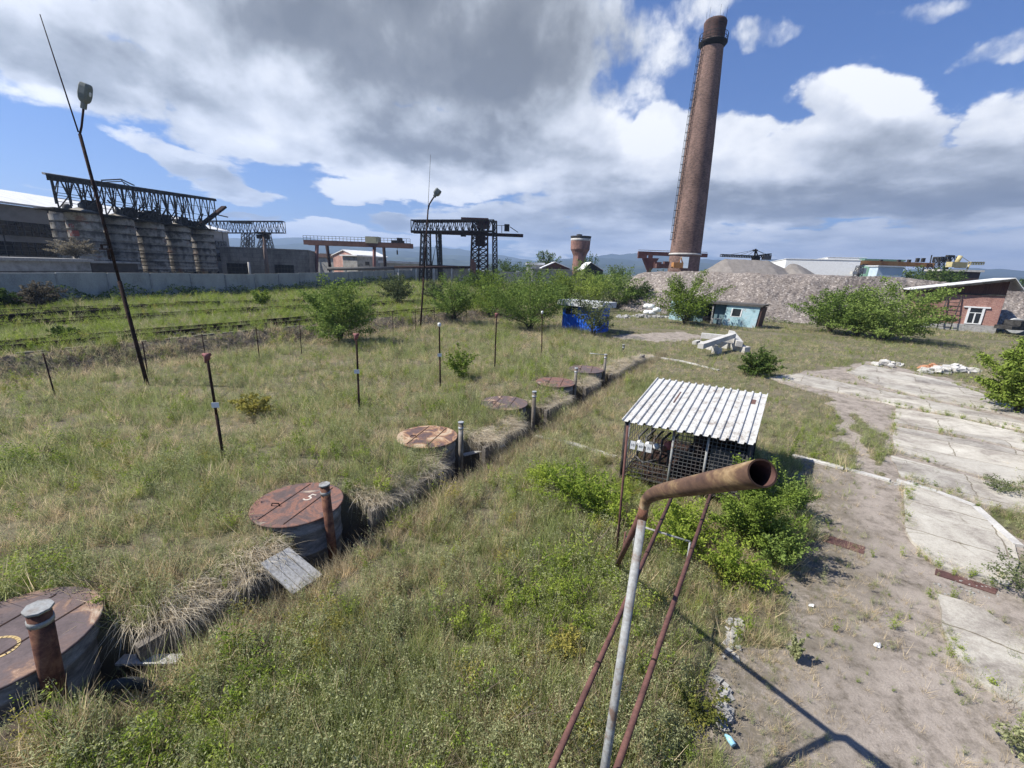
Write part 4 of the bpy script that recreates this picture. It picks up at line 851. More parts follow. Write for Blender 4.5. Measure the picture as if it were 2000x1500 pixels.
# ================================================================== CONCRETE BEAM HEAP, RUBBLE
BM = [((1370, 655), (1420, 660), .42, .35, .75), ((1368, 676), (1432, 655), .36, .30, .65), ((1428, 650), (1444, 672), .4, .35, .55), ((1372, 672), (1396, 680), .42, .4, .2), ((1402, 672), (1424, 676), .4, .4, .2), ((1394, 684), (1406, 686), .35, .4, .18), ((1430, 676), (1460, 684), .4, .4, .2), ((1356, 670), (1366, 667), .3, .25, .12), ((1398, 664), (1440, 667), .34, .3, .42)]
LB = ['longest at the back of the heap', 'tilted across the front of the heap', 'leaning at the right end, highest', 'short block on the ground at the left', 'short block on the ground in the middle', 'small block in front of the heap', 'short block lying at the right end', 'small slab apart on the left', 'half hidden in the middle of the heap']
for k, (a, b, wd, hh, z) in enumerate(BM):
    pa, pb = G(*a, z if k < 3 else z), G(*b, z+(.3 if k == 1 else 0)); dd = pb-pa; L = max(dd.length, .5)
    el_ = Matrix.Rotation(math.atan2(dd.y, dd.x), 3, 'Z') @ Matrix.Rotation(-math.asin(max(-1, min(1, dd.z/L))), 3, 'Y') @ Matrix.Rotation(random.uniform(-.12, .12), 3, 'X')
    mb = MB(); mb.box((pa+pb)/2, (L, wd, hh), 0, el_); tag(mb.build('concrete_beam', CONCL, None, tuple((pa+pb)/2)), 'broken white concrete beam, '+LB[k], 'concrete beam', 'white concrete beams heaped in the yard')
def rubble(u0, v0, u1, v1, n, s, name, lab, mt, h=.3):
    mb = MB(); c0 = G((u0+u1)/2, (v0+v1)/2)
    for k in range(n):
        a, b = random.random(), random.gauss(.5, .25); q = G(u0+(u1-u0)*a, v0+(v1-v0)*b); sz = s*random.uniform(.4, 1.3)
        z = max(0, h*(1-abs(a-.5)*2)*random.random()); M_ = Matrix.Rotation(random.uniform(0, 6), 3, 'Z') @ Matrix.Rotation(random.uniform(-.5, .5), 3, 'X')
        q8 = [q+Vector((0, 0, z))+M_ @ Vector((sx_*sz*random.uniform(.3, .6), sy_*sz*random.uniform(.3, .6), sz_*sz*random.uniform(.15, .4))) for sz_ in (-1, 1) for sx_, sy_ in ((-1, -1), (1, -1), (1, 1), (-1, 1))]
        mb.hexa(q8)
    o = mb.build(name, mt, None, tuple(c0)); tag(o, lab, 'rubble'); o['kind'] = 'stuff'; return o
rubble(1800, 722, 1910, 728, 160, .3, 'rubble', 'strip of pale broken rubble at the weedy edge of the slabs', CONCL); rubble(1700, 710, 1760, 716, 50, .28, 'rubble', 'thin scatter of white rubble behind the slabs', CONCL)
rubble(1795, 718, 1840, 722, 50, .22, 'rubble', 'orange brick crumbs beside the pale rubble strip', weathered('orange_brick', [(.40, .19, .10), (.52, .28, .16)], 3)); rubble(815, 580, 905, 590, 180, .6, 'rubble', 'low heap of pale and red rubble behind the far lamp post', CONCL, .8)
rubble(1205, 618, 1310, 622, 90, .35, 'rubble', 'grey scatter of rubble between the kiosk and the turquoise hut', STONE)
rubble(1735, 935, 1860, 952, 130, .045, 'rubble', 'crumbled concrete along the broken kerb', CONC, .03); rubble(1418, 1190, 1448, 1290, 34, .08, 'rubble', 'crumbled pale kerb lumps at the grassy edge of the lane below the leafy shrub', CONC, .06); rubble(1400, 1310, 1428, 1440, 34, .075, 'rubble', 'crumbled pale kerb lumps at the lane edge nearer the viewer', CONC, .05); rubble(1825, 1128, 1950, 1172, 60, .03, 'rubble', 'crumbs in front of the iron plate at the slab edge', CONC, .02)
mb = MB(); c = G(1275, 612, .3)
for k in range(7):
    q = c+Vector((random.uniform(-.7, .7), random.uniform(-.4, .4), .1+.35*(k % 3))); mb.lathe(q, [(.05, -.3), (.4, -.22), (.48, 0), (.36, .22), (.05, .3)], 9, True)
tag(mb.build('rubbish_heap', WHITE, None, tuple(c)), 'white heap of filled bags between the kiosk and the turquoise hut', 'rubbish heap')
# ================================================================== CONCRETE FENCE
def fence_line(pts, h, step, label, z_off=0.):
    t = thing('concrete_fence', label, 'fence', (pts[0][0], pts[0][1], gz(*pts[0])))
    for a, b in zip(pts, pts[1:]):
        a, b = Vector(a), Vector(b); L = (b-a).length; n = max(1, round(L/step)); rz = math.atan2(b.y-a.y, b.x-a.x)
        for i in range(n):
            c = a.lerp(b, (i+.5)/n); z = gz(c.x, c.y)+z_off; mb = MB(); mb.box((c.x, c.y, z+h/2-.2+random.uniform(-.03, .03)), (L/n-.14, .14, h+.4), rz+random.uniform(-.012, .012)); mb.build('panel', CONCW, t)
            q = a.lerp(b, i/n); mb = MB(); mb.box((q.x, q.y, gz(q.x, q.y)+z_off+h/2-.25), (.14, .26, h+.4), rz); mb.build('post', CONC, t)
w0, w1, w2, w3 = G(0, 600, .72), G(300, 583, .72), G(500, 573, .72), None
dirw = (w2-w0).normalized(); ws = w0-dirw*14
far = Vector((-23.5, 100.))
fence_line([tuple(ws.xy), tuple(w0.xy), tuple(w1.xy), tuple(w2.xy), tuple(far)], 2.42, 4.0, 'long grey concrete panel fence behind the railway tracks')
fence_line([tuple(far), (-6., 112.), (24., 118.)], 2.42, 4.0, 'far concrete fence run behind the green bushes', .35)
# ================================================================== RAILWAY
def track(p, lab, s0=-14, s1=60, g=1.52):
    t = thing('railway_track', lab, 'railway track', tuple(tl(15, p, .7)), 'old railway tracks')
    for k in (0, 1):
        mb = MB(); n = 40; pts = []
        for i in range(n+1): q = tl(s0+(s1-s0)*i/n, p-g*k); q.z = gz(q.x, q.y)+.17; pts.append(q)
        for a, b in zip(pts, pts[1:]): mb.box((a+b)/2-Vector((0, 0, .02)), ((b-a).length+.02, .08, .22), math.atan2((b-a).y, (b-a).x))
        mb.build('rail', RUSTD, t)
    mb = MB(); n = int((s1-s0)/.65)
    for i in range(n): q = tl(s0+(s1-s0)*i/n, p-g/2); mb.box((q.x, q.y, gz(q.x, q.y)+.03), (.22, 2.4, .14), trot+random.uniform(-.03, .03))
    o = mb.build('sleepers', SOOT, t); o['kind'] = 'stuff'
track(-20.1, 'nearest rusty railway track, just above the dry grass bank'); track(-28.2, 'middle railway track half lost in grass'); track(-35.5, 'farthest railway track, close to the concrete fence')
for k, (a, b, lab) in enumerate([((0, 630), (130, 619), 'dark timber beam lying between tracks at the left edge'), ((150, 622), (290, 606), 'long dark timber beam between tracks left of the big bush'), ((345, 599), (430, 598), 'short dark timber near the concrete fence')]):
    pa, pb = P(*a), P(*b); pa.z += .2; pb.z += .2; dd = pb-pa; mb = MB(); mb.box((pa+pb)/2, (dd.length, .5, .45), math.atan2(dd.y, dd.x)); tag(mb.build('timber_beam', weathered('tarred_timber', [(.012, .011, .01), (.03, .027, .024)], 2, spec=0.), None, tuple((pa+pb)/2)), lab, 'timber')
mb = MB(); pts = [tl(s, -19.0) for s in np.linspace(-8, 34, 34)]
for a, b in zip(pts, pts[1:]):
    c = (a+b)/2; mb.box((c.x, c.y, gz(c.x, c.y)-.03), ((b-a).length-random.uniform(.05, .5), .16, .2), trot+random.uniform(-.02, .02))
struct(mb.build('kerb', weathered('mossy_concrete', [(.10, .10, .07), (.2, .19, .15)], 2)))
#@@PART4
# ================================================================== SILOS
SX = -54.3; sy = [56.8, 61.7, 66.9, 72.2, 77.8]; SR = 1.7
def silo(x, y, ztop, lab, mt, legs=True):
    zb = .8; t = thing('silo', lab, 'silo', (x, y, zb), 'concrete silos in a row')
    pr = []; z = 2.6; 
    n = 7; hh = (ztop-2.6)/n
    for k in range(n): z0 = 2.6+hh*k; pr += [(SR-.14, z0), (SR, z0+.02), (SR, z0+hh-.22), (SR-.14, z0+hh-.2)]
    mb = MB(); mb.lathe((x, y, 0), [(.6, 1.2)]+pr+[(SR*.9, ztop+.05), (.4, ztop+.5)], 36); mb.sm = [False]*len(mb.sm); mb.build('shell', mt, t)
    for k in range(6):
        a = k*math.pi/3+.3; mb = MB(); mb.box((x+math.cos(a)*SR*.9, y+math.sin(a)*SR*.9, 1.7), (.4, .4, 2.0), a); mb.build('leg', SOOT, t)
    if lab.startswith('pale silo with red'):
        for k in range(2, 6):
            mb = MB()
            z0 = 2.6+hh*k; a_ = R(-100+random.uniform(-8, 8)); mb.lathe((x, y, 0), [(SR+.012, z0+hh*.15), (SR+.012, z0+hh*random.uniform(.5, .85))], 8, False, False, a_, a_+R(random.uniform(22, 40))); mb.build('red_paint_mark', weathered('flaked_red', [(.33, .30, .27), (.30, .08, .06), (.36, .12, .09)], 2, pos=[.38, .46, .7]), t)
    mb = MB(); mb.lathe((x+.3, y, ztop+.35), [(.5, 0), (.5, .55), (.2, .8)], 12); mb.build('hatch', STEELG, t)
SL = ['pale silo with red paint marks and a dry bush against it', 'second silo, dark streaked, beside the pale painted silo', 'third silo in the row, behind the leaning lamp post side', 'fourth silo, dark streaked, before the last one', 'last silo at the right end of the row, next to the flat workshop']
for k, y in enumerate(sy):
    silo(SX, y, zat(SX, y, (414, 425, 434, 442, 451)[k]), SL[k], SILOL if k == 0 else SILO)
silo(SX-4.2, 59.0, zat(SX-4.2, 59.0, 416), 'pale narrow looking silo tucked behind the red marked one at the left', SILOL)
# gallery above the silos
t = thing('silo_gallery', 'skeletal steel gallery with a long thin tilted roof on top of the silos', 'silo gallery', (SX, 65, 10))
yl = [56.3+i*(78.6-56.3)/14 for i in range(15)]; GW = 2.5
def roofz(y): a = zat(SX, 55.5, 352); b = zat(SX, 80., 391); return a+(b-a)*(y-55.5)/24.5
mb = MB()
for sgn in (1,):
    q = [Vector((SX+GW, 50.9, roofz(50.9))), Vector((SX+GW, 78.9, roofz(78.9))), Vector((SX-GW, 78.9, roofz(78.9)+.5)), Vector((SX-GW, 55.4, roofz(55.4)+.6))]
    mb.hexa(q+[p+Vector((0, 0, .22)) for p in q])
mb.build('roof', STEELG, t)
mb = MB(); mb.hexa([(SX+GW+.01, 50.9, roofz(50.9)-.5), (SX+GW+.07, 50.9, roofz(50.9)-.5), (SX+GW+.07, 78.9, roofz(78.9)-.2), (SX+GW+.01, 78.9, roofz(78.9)-.2), (SX+GW+.01, 50.9, roofz(50.9)+.1), (SX+GW+.07, 50.9, roofz(50.9)+.1), (SX+GW+.07, 78.9, roofz(78.9)+.1), (SX+GW+.01, 78.9, roofz(78.9)+.1)]); mb.build('fascia', SOOT, t)  # dark strip standing in for the shaded underside of the gallery roof
zt = lambda y: zat(SX, y, np.interp(y, sy, (414, 425, 434, 442, 451)))+.3
for sd in (GW-.25, -GW+.25):
    P_ = []
    for y in ([51.6+i*(78.6-51.6)/15 for i in range(16)] if sd > 0 else yl):
        z0, z1 = zt(min(77, max(56.8, y))), roofz(y)+(.05 if sd > 0 else .45); x = SX+sd
        P_.append((x, y, z0, z1))
    pm = MB()
    for i, (x, y, z0, z1) in enumerate(P_):
        pm.tube([(x, y, z0), (x, y+.15*random.uniform(-1, 1), z1)], .085, 4)
        if i < len(P_)-1:
            x2, y2, a0, a1 = P_[i+1]; m_ = (y+y2)/2; zm = z0+(z1-z0)*.5
            pm.tube([(x, y, z0+(z1-z0)*.35), (x, m_, z1)], .06, 4); pm.tube([(x, m_, z1), (x, y2, a0+(a1-a0)*.35)], .06, 4)
            for f_ in (.22, .42, .7):
                if random.random() < .85: pm.tube([(x, y, z0+(z1-z0)*f_), (x2, y2, a0+(a1-a0)*f_)], .045, 4)
            if random.random() < .5: pm.tube([(x, y, z0), (x2, y2, a0+(a1-a0)*.45)], .07, 4)
    pm.build('truss', SOOT, t)
dk_ = MB(); dk_.hexa([(SX+2, 51.5, zt(54)-.15), (SX+2, 79, zt(77)-.15), (SX-2, 79, zt(77)-.15), (SX-2, 53, zt(54)-.15), (SX+2, 51.5, zt(54)), (SX+2, 79, zt(77)), (SX-2, 79, zt(77)), (SX-2, 53, zt(54))]); dk_.build('deck', SOOT, t)
jm = MB()
for k in range(26):
    y = random.uniform(57, 78.5); z = zt(min(77, max(56.8, y))); jm.box((SX+random.uniform(-1.2, 1.2), y, z+.5), (random.uniform(.4, 1.2), random.uniform(.5, 1.6), random.uniform(.5, 1.7)), random.random())
for k in range(14):
    y = random.uniform(60, 80); z = zt(min(77, y)); jm.tube([(SX+random.uniform(-1, 1.6), y, z+.1), (SX+random.uniform(-1, 1.6), y+random.uniform(-2.5, 2.5), z+random.uniform(1, 2.4))], .1, 4)
jm.build('machinery', SOOT, t)
cm = MB(); q0 = AX(396, 437, SX+1.2); q1 = AX(438, 404, SX+2.4); dd = q1-q0; cm.box((q0+q1)/2, (dd.length, 1.0, .35), 0, Matrix.Rotation(math.atan2(dd.y, dd.x), 3, 'Z') @ Matrix.Rotation(-math.asin(dd.z/dd.length), 3, 'Y')); cm.tube([AX(418, 418, SX+1), AX(445, 424, SX+2)], .1, 5); cm.build('conveyor_chute', RUSTD, t)
cv = MB(); a_, b_, c_ = AX(198, 352, SX), AX(236, 350, SX), AX(262, 362, SX); cv.tube([AX(200, 358, SX), a_], .06, 5); cv.tube([a_, b_, c_], .09, 5); cv.tube([AX(200, 356, SX), AX(238, 354, SX), AX(258, 366, SX)], .07, 5); cv.tube([b_, AX(246, 364, SX)], .05, 5); cv.build('pipe_loop', STEELG, t)
# ================================================================== FACTORY + WORKSHOPS behind the fence
def slab_building(P1, P2, z0, T, name, label, cat, wallm, roofm, roof_t=.18, over=.2, group=None, flip=False):
    """front face through P1 (left) .. P2 (right); tops from their z; extends T away"""
    P1, P2 = Vector(P1), Vector(P2); d = (P2-P1); d.z = 0; L = d.length; d.normalize(); n = Vector((-d.y, d.x, 0))
    if n.y < 0 and not flip: n = -n
    zt_ = (P1.z+P2.z)/2; b1, b2 = P1.xy.to_3d(), P2.xy.to_3d()
    t = thing(name, label, cat, tuple((b1+b2)/2+Vector((0, 0, z0))), group)
    f = lambda a, b, z: b1+d*(L*a)+n*b+Vector((0, 0, z))
    mb = MB(); mb.hexa([f(0, 0, z0), f(1, 0, z0), f(1, T, z0), f(0, T, z0), f(0, 0, zt_), f(1, 0, zt_), f(1, T, zt_), f(0, T, zt_)]); mb.build('wall', wallm, t)
    if roofm:
        mb = MB(); o_ = over/L; mb.hexa([f(-o_, -over, zt_+.003), f(1+o_, -over, zt_+.003), f(1+o_, T+over, zt_+.003), f(-o_, T+over, zt_+.003), f(-o_, -over, zt_+roof_t), f(1+o_, -over, zt_+roof_t), f(1+o_, T+over, zt_+roof_t), f(-o_, T+over, zt_+roof_t)]); mb.build('roof', roofm, t)
    return t, f, L, zt_
def window(t, f, L, a0, a1, z0, z1, bars=4, m_=GLASS, fm=None, out=.04, hb=0):
    mb = MB(); mb.hexa([f(a0, -out, z0), f(a1, -out, z0), f(a1, -.002, z0), f(a0, -.002, z0), f(a0, -out, z1), f(a1, -out, z1), f(a1, -.002, z1), f(a0, -.002, z1)]); w_ = mb.build('window', m_, t)
    if bars:
        mb = MB(); e = .05/L
        for k in range(bars+1):
            a = a0+(a1-a0)*k/bars; mb.hexa([f(a-e, -out-.06, z0), f(a+e, -out-.06, z0), f(a+e, -out-.004, z0), f(a-e, -out-.004, z0), f(a-e, -out-.06, z1), f(a+e, -out-.06, z1), f(a+e, -out-.004, z1), f(a-e, -out-.004, z1)])
        for k in range(hb):
            z = z0+(z1-z0)*(k+1)/(hb+1); mb.hexa([f(a0, -out-.05, z-.05), f(a1, -out-.05, z-.05), f(a1, -out-.005, z-.05), f(a0, -out-.005, z-.05), f(a0, -out-.05, z+.05), f(a1, -out-.05, z+.05), f(a1, -out-.005, z+.05), f(a0, -out-.005, z+.05)])
        mb.build('frame', fm or SOOT, w_)
    return w_
# factory hall: face towards +X
FX = -64.
t = thing('factory_hall', 'grey factory hall with a white sloping roof and two dark window bands left of silos', 'factory', (FX, 70, .8))
ze = zat(FX, AX(45, 405, FX).y, 405); ze = AX(45, 403, FX).z; zr = AX(45, 381, FX-9).z
y0, y1 = 44, 100
mb = MB(); mb.hexa([(FX-22, y0, .5), (FX, y0, .5), (FX, y1, .5), (FX-22, y1, .5), (FX-22, y0, ze), (FX, y0, ze), (FX, y1, ze), (FX-22, y1, ze)]); mb.build('wall', weathered('hall_panel', [(.16, .155, .14), (.30, .285, .26), (.38, .365, .335)], .4, stretch=(1, .5, 1)), t)
mb = MB(); q = [(FX+.5, y0-.5, ze+.004), (FX+.5, y1, ze+.004), (FX-11, y1, zr+.3), (FX-11, y0-.5, zr+.3)]; mb.hexa([Vector(p) for p in q]+[Vector(p)+Vector((0, 0, .25)) for p in q]); mb.build('roof', ROOFW, t)
for v0, v1 in ((434, 461), (473, 499)):
    za, zb = AX(45, v1, FX).z, AX(45, v0, FX).z; mb = MB(); mb.hexa([(FX+.003, y0+.5, za), (FX+.06, y0+.5, za), (FX+.06, y1-1, za), (FX+.003, y1-1, za), (FX+.003, y0+.5, zb), (FX+.06, y0+.5, zb), (FX+.06, y1-1, zb), (FX+.003, y1-1, zb)]); wn_ = mb.build('window', GLASS, t)
    mb = MB()
    for y in np.arange(y0+1, y1-1, .9): mb.box((FX+.09, y, (za+zb)/2), (.05, .09, zb-za))
    mb.box((FX+.09, (y0+y1)/2, za+(zb-za)*.35), (.05, y1-y0-2, .07)); mb.box((FX+.09, (y0+y1)/2, za+(zb-za)*.7), (.05, y1-y0-2, .07)); mb.build('frame', STEELG, wn_)
mb = MB()
for y in np.arange(y0, y1, 6.): mb.box((FX+.02, y, ze/2+.3), (.05, .12, ze-.6))
mb.build('panel_joint', SOOT, t)
# low building in front of silos
P1, P2 = AX(-60, 505, -47.), AX(176, 514, -47.); t, f, L, z_ = slab_building(P1, P2, .6, 3.5, 'low_annex', 'low weathered concrete annex with a ragged flat roof between the fence and the pale silos', 'annex', CONC, STONE, .3, .25)
mb = MB(); 
for z in (1.9, 3.0): mb.hexa([f(0, -.03, z), f(1, -.03, z), f(1, -.003, z), f(0, -.003, z), f(0, -.03, z+.06), f(1, -.03, z+.06), f(1, -.003, z+.06), f(0, -.003, z+.06)])
mb.build('panel_joint', SOOT, t)
P1, P2 = AX(178, 516, -47.5), AX(268, 513, -47.5); t, f, L, z_ = slab_building(P1, P2, .6, 3.2, 'lean_to', 'dark open lean-to with a pale flat roof edge at the feet of the second silo', 'shed', weathered('dark_boards', [(.04, .035, .03), (.09, .075, .065)], 1), CONC, .22, .2)
# flat workshop
P1, P2 = AY(428, 482, 84), AY(602, 489, 89); t, f, L, z_ = slab_building(P1, P2, .8, 18, 'flat_workshop', 'flat roofed grey block workshop with two dark barred openings right of the silos', 'workshop', brickmat('grey_block', (.19, .18, .165), (.24, .225, .205), (.14, .135, .125), 1.5, .75, .03), CONC, .12, .05)
zt0, zt1 = AY(480, 533, 85).z, AY(480, 515, 85).z
window(t, f, L, .06, .31, zt0-.6, zt1, 6, BLACK, None, .05, 2); window(t, f, L, .59, .81, zt0-.6, zt1, 6, BLACK, None, .05, 2)
q = AY(488, 533, 82); mb = MB(); mb.tube([(q.x, q.y, .8), (q.x, q.y, AY(488, 512, 82).z)], .2, 8); tag(mb.build('concrete_post', CONCL, None, (q.x, q.y, .8)), 'short pale post between the two openings of the flat workshop', 'post')
q = AY(522, 532, 80); q2 = AY(514, 452, 80); t = thing('floodlight_mast', 'rusty mast with a dark platform at its head in front of the flat workshop', 'mast', (q.x, q.y, .8))
mb = MB(); mb.tube([(q.x, q.y, .6), q2], .38, 10, True, .26); mb.build('mast', weathered('mast_rust', [(.16, .11, .09), (.24, .18, .15)], 1), t); mb = MB(); mb.box(q2+Vector((0, 0, -.3)), (2.1, 1.4, .35)); mb.box(q2+Vector((-.7, -.2, -.9)), (.7, .6, .7)); mb.box(q2+Vector((.7, -.2, -.9)), (.7, .6, .7)); mb.build('platform', SOOT, t)
# ================================================================== GANTRY CRANES
Y = 118; a, b = AY(400, 455, Y), AY(556, 455, Y+4); t = thing('gantry_crane', 'pale lattice gantry crane behind the flat workshop, beside the silos', 'gantry crane', (a.lerp(b, .5).x, Y, .8), 'gantry cranes behind the fence')
hgt = AY(500, 432, Y).z-AY(500, 455, Y).z
mb = MB(); truss(mb, a, b, hgt, 2.2, 11, .13, .08); mb.build('girder', STEELG, t)
for u0, u1 in ((480, 474), (490, 487), (520, 497), (520, 535)):
    mb = MB(); q = AY(u0, 455, Y); q2 = AY(u1, 500, Y); q2 = q+(q2-q)*1.5; q2.z = .8; lattower(mb, (q2.x, q2.y, .8), q, .9, 1.4, 8, .1, .06); mb.build('leg', STEELG, t)
mb = MB(); mb.box(AY(470, 434, Y), (5, 1.5, .6)); mb.build('trolley', SOOT, t)
Y = 100; a, b = AY(594, 474, Y), AY(802, 481, Y-2); t = thing('gantry_crane', 'rusty box girder gantry crane with a yellow cab and red legs', 'gantry crane', (a.lerp(b, .5).x, Y, .8), 'gantry cranes behind the fence')
d = b-a; mb = MB()
for o_ in (0, 2.2): mb.box((a+b)/2+Vector((0, o_, .1)), (d.length, .55, 1.0), 0, Matrix.Rotation(math.atan2(d.y, d.x), 3, 'Z') @ Matrix.Rotation(-math.asin(d.z/d.length), 3, 'Y'))
mb.build('girder', weathered('girder_rust', [(.10, .05, .04), (.19, .10, .075)], .6), t)
mb = MB()
for k in range(30): q = a.lerp(b, k/29)+Vector((0, -.3, .6)); mb.tube([q, q+Vector((0, 0, .9))], .04, 4, False)
mb.tube([a+Vector((0, -.3, 1.5)), b+Vector((0, -.3, 1.5))], .05, 4); mb.tube([a+Vector((0, -.3, 1.05)), b+Vector((0, -.3, 1.05))], .04, 4); mb.build('railing', RUSTD, t)
for u0, u1, o_, m_ in ((619, 617, 0, 'a'), (638, 647, 5, 'b'), (731, 730, 0, 'a'), (749, 754, 5, 'b')):
    q = AY(u0, 476, Y+o_); e_ = AY(u1, 530, Y+o_); e_.z = .8; mb = MB(); mb.tube([e_, q], .32, 6, True, .42); mb.build('leg', weathered('leg_red', [(.16, .07, .06), (.30, .16, .14)], .8) if m_ == 'a' else RUSTD, t)
mb = MB(); q0, q1 = AY(717, 475, Y-.6), AY(741, 463, Y-.6); mb.box((q0+q1)/2, (abs(q1.x-q0.x), 2.2, abs(q1.z-q0.z))); mb.build('cab', CREAM, t)
mb = MB(); q = AY(777, 473, Y); mb.box(q, (2.6, 1.4, .7)); mb.box(q+Vector((.4, 0, .6)), (1.0, 1.0, .6)); mb.build('trolley', SOOT, t); mb = MB(); mb.box(q+Vector((-.2, 0, -2.2)), (.25, .25, .9)); mb.tube([q, q+Vector((-.2, 0, -1.8))], .04, 4); mb.build('hook', SOOT, t)
Y = 92; a, b = AY(803, 456, Y), AY(1022, 456, Y); t = thing('gantry_crane', 'tall dark lattice gantry crane with a heavy right tower and cantilever', 'gantry crane', (a.lerp(b, .5).x, Y, .8), 'gantry cranes behind the fence')
q1 = AY(965, 452, Y); h_ = AY(880, 431, Y).z-AY(880, 452, Y).z
mb = MB(); truss(mb, AY(806, 452, Y), q1, h_, 2.6, 13, .14, .09); mb.build('lattice_girder', SOOT, t)
mb = MB(); d = b-a; mb.box((a+b)/2, (d.length, .7, .5)); mb.box((a+b)/2+Vector((0, 2.4, 0)), (d.length, .5, .4)); mb.build('runway_beam', RUSTD, t)
mb = MB(); q0 = AY(808, 431, Y); q1_ = AY(950, 430, Y); dd = q1_-q0; mb.box((q0+q1_)/2+Vector((0, 1.2, 0)), (dd.length, 2.4, .4), 0, Matrix.Rotation(-math.asin(dd.z/dd.length), 3, 'Y')); mb.build('walkway', RUSTD, t)
for u0, u1, r_ in ((826, 821, .7), (836, 838, .9), (855, 861, .7), (859, 862, .5)):
    q = AY(u0, 455, Y); e_ = AY(u1, 528, Y); mb = MB(); lattower(mb, (e_.x, Y, .8), q, r_, r_, 9, .11, .06); mb.build('leg', SOOT, t)
mb = MB(); mb.tube([AY(842, 527, Y), AY(851, 480, Y), AY(861, 527, Y)], .12, 5); mb.build('knee_brace', SOOT, t)
for u0, u1, wb in ((930, 926, 1.6), (944, 944, 1.9), (966, 968, .9)):
    q = AY(u0, 432, Y); e_ = AY(u1, 530, Y); mb = MB(); lattower(mb, (e_.x, Y, .8), q, wb, wb*.9, 12, .16, .10); mb.build('leg', RUSTD if wb > 1 else SOOT, t)
mb = MB(); mb.box(AY(938, 470, Y), (1.9, 1.5, 2.2)); mb.build('cab', RUSTD, t); mb = MB(); mb.box(AY(928, 430, Y), (5.4, 2.4, .7)); mb.box(AY(944, 438, Y), (2.4, 2.2, 1.6)); mb.build('machine_house', weathered('house_rust', [(.055, .025, .024), (.11, .05, .045)], .8), t)
mb = MB(); mb.box(AY(990, 445, Y), (1.0, 1.2, 1.3)); mb.tube([AY(980, 440, Y), AY(980, 455, Y)], .08, 4); mb.tube([AY(996, 443, Y), AY(1012, 454, Y)], .1, 4); mb.tube([AY(970, 440, Y), AY(996, 441, Y)], .06, 4); mb.build('cantilever_cab', BLACK, t)
mb = MB(); mb.box(AY(905, 459, Y), (1.0, .8, .6)); mb.build('hook_block', BLACK, t); mb = MB(); mb.tube([AY(925, 458, Y-1.5), AY(923, 525, Y-1.5)], .05, 4); mb.build('cable', SOOT, t)
q = AY(924, 524, 89); mb = MB(); mb.box((q.x, q.y, q.z), (1.1, 1., 2.4)); mb.box((q.x-.1, q.y, q.z+1.3), (.7, .7, .9)); tag(mb.build('hoist_unit', RUSTR, None, (q.x, q.y, .8)), 'small dark red hoist unit at the foot of the heavy crane tower', 'hoist')
# ================================================================== MID HOUSES behind fence
def gable_house(P1, P2, T, zr, z0, name, label, gm, sm, rm, apex=.5, over=.3):
    """gable wall front through P1..P2 (eave z from P1), ridge running away T"""
    P1, P2 = Vector(P1), Vector(P2); d = P2-P1; d.z = 0; L = d.length; d.normalize(); n = Vector((-d.y, d.x, 0)); n = -n if n.y < 0 else n
    ze = P1.z; b = P1.xy.to_3d(); f = lambda a, bb, z: b+d*(L*a)+n*bb+Vector((0, 0, z))
    t = thing(name, label, 'house', tuple(f(.5, T/2, z0)))
    mb = MB(); mb.face([f(0, 0, z0), f(1, 0, z0), f(1, 0, ze), f(apex, 0, zr), f(0, 0, ze)]); mb.face([f(0, T, z0), f(0, T, ze), f(apex, T, zr), f(1, T, ze), f(1, T, z0)]); mb.build('gable_wall', gm, t)
    mb = MB(); mb.face([f(1, 0, z0), f(1, T, z0), f(1, T, ze), f(1, 0, ze)]); mb.face([f(0, T, z0), f(0, 0, z0), f(0, 0, ze), f(0, T, ze)]); mb.build('side_wall', sm, t)
    o_ = over/L; mb = MB()
    sl_ = (zr-ze)/(apex*L); q = [f(-o_, -over, ze-over*sl_), f(apex, -over, zr), f(apex, T+over, zr), f(-o_, T+over, ze-over*sl_)]; mb.hexa([p+Vector((0, 0, .02)) for p in q]+[p+Vector((0, 0, .2)) for p in q])
    q = [f(apex, -over, zr), f(1+o_, -over, ze-over*sl_), f(1+o_, T+over, ze-over*sl_), f(apex, T+over, zr)]; mb.hexa([p+Vector((0, 0, .02)) for p in q]+[p+Vector((0, 0, .2)) for p in q]); mb.build('roof', rm, t)
    return t, f, L
Y = 112; P1, P2 = AY(650, 499, Y+3), AY(695, 500, Y-3); t, f, L = gable_house(P1, P2, 9, AY(671, 489, Y).z, .8, 'gabled_hall', 'pink brick gabled hall with a white roof under the yellow cab crane', PINK, CONC, ROOFW, .5)
# turn so that the long side shows
wz = AY(672, 506, Y).z; window(t, f, L, .47, .57, wz-.4, wz+.4, 0)
P1, P2 = AY(697, 499, Y-3.4), AY(740, 504, Y+3); t2, f2, L2, z2 = slab_building(P1, P2, .8, 5, 'side_wing', 'grey side wing with small square windows right of the pink brick gable', 'building', CONC, ROOFW, .3, .5)
window(t2, f2, L2, .35, .55, AY(713, 518, Y).z, AY(713, 511, Y).z, 0); window(t2, f2, L2, .78, .9, AY(713, 518, Y).z, AY(713, 511, Y).z, 0)
P1, P2 = AY(598, 503, 125), AY(655, 502, 122); slab_building(P1, P2, .8, 6, 'brick_store', 'dull low store with a brown roof left of the pink gable', 'building', CONC, weathered('brown_roof', [(.10, .06, .05), (.17, .11, .09)], .6), 1.0, .4)
P1, P2 = AY(742, 514, 105), AY(838, 516, 108); slab_building(P1, P2, .8, 8, 'white_roof_shed', 'long low shed with a white roof between the yellow cab crane and the lattice crane', 'shed', CONCL, ROOFW, .5, .4)
P1, P2 = AY(838, 521, 103), AY(915, 523, 104); slab_building(P1, P2, .8, 4, 'dark_roof_shed', 'low dark roofed shed under the lattice crane', 'shed', CONC, SOOT, .4, .4)
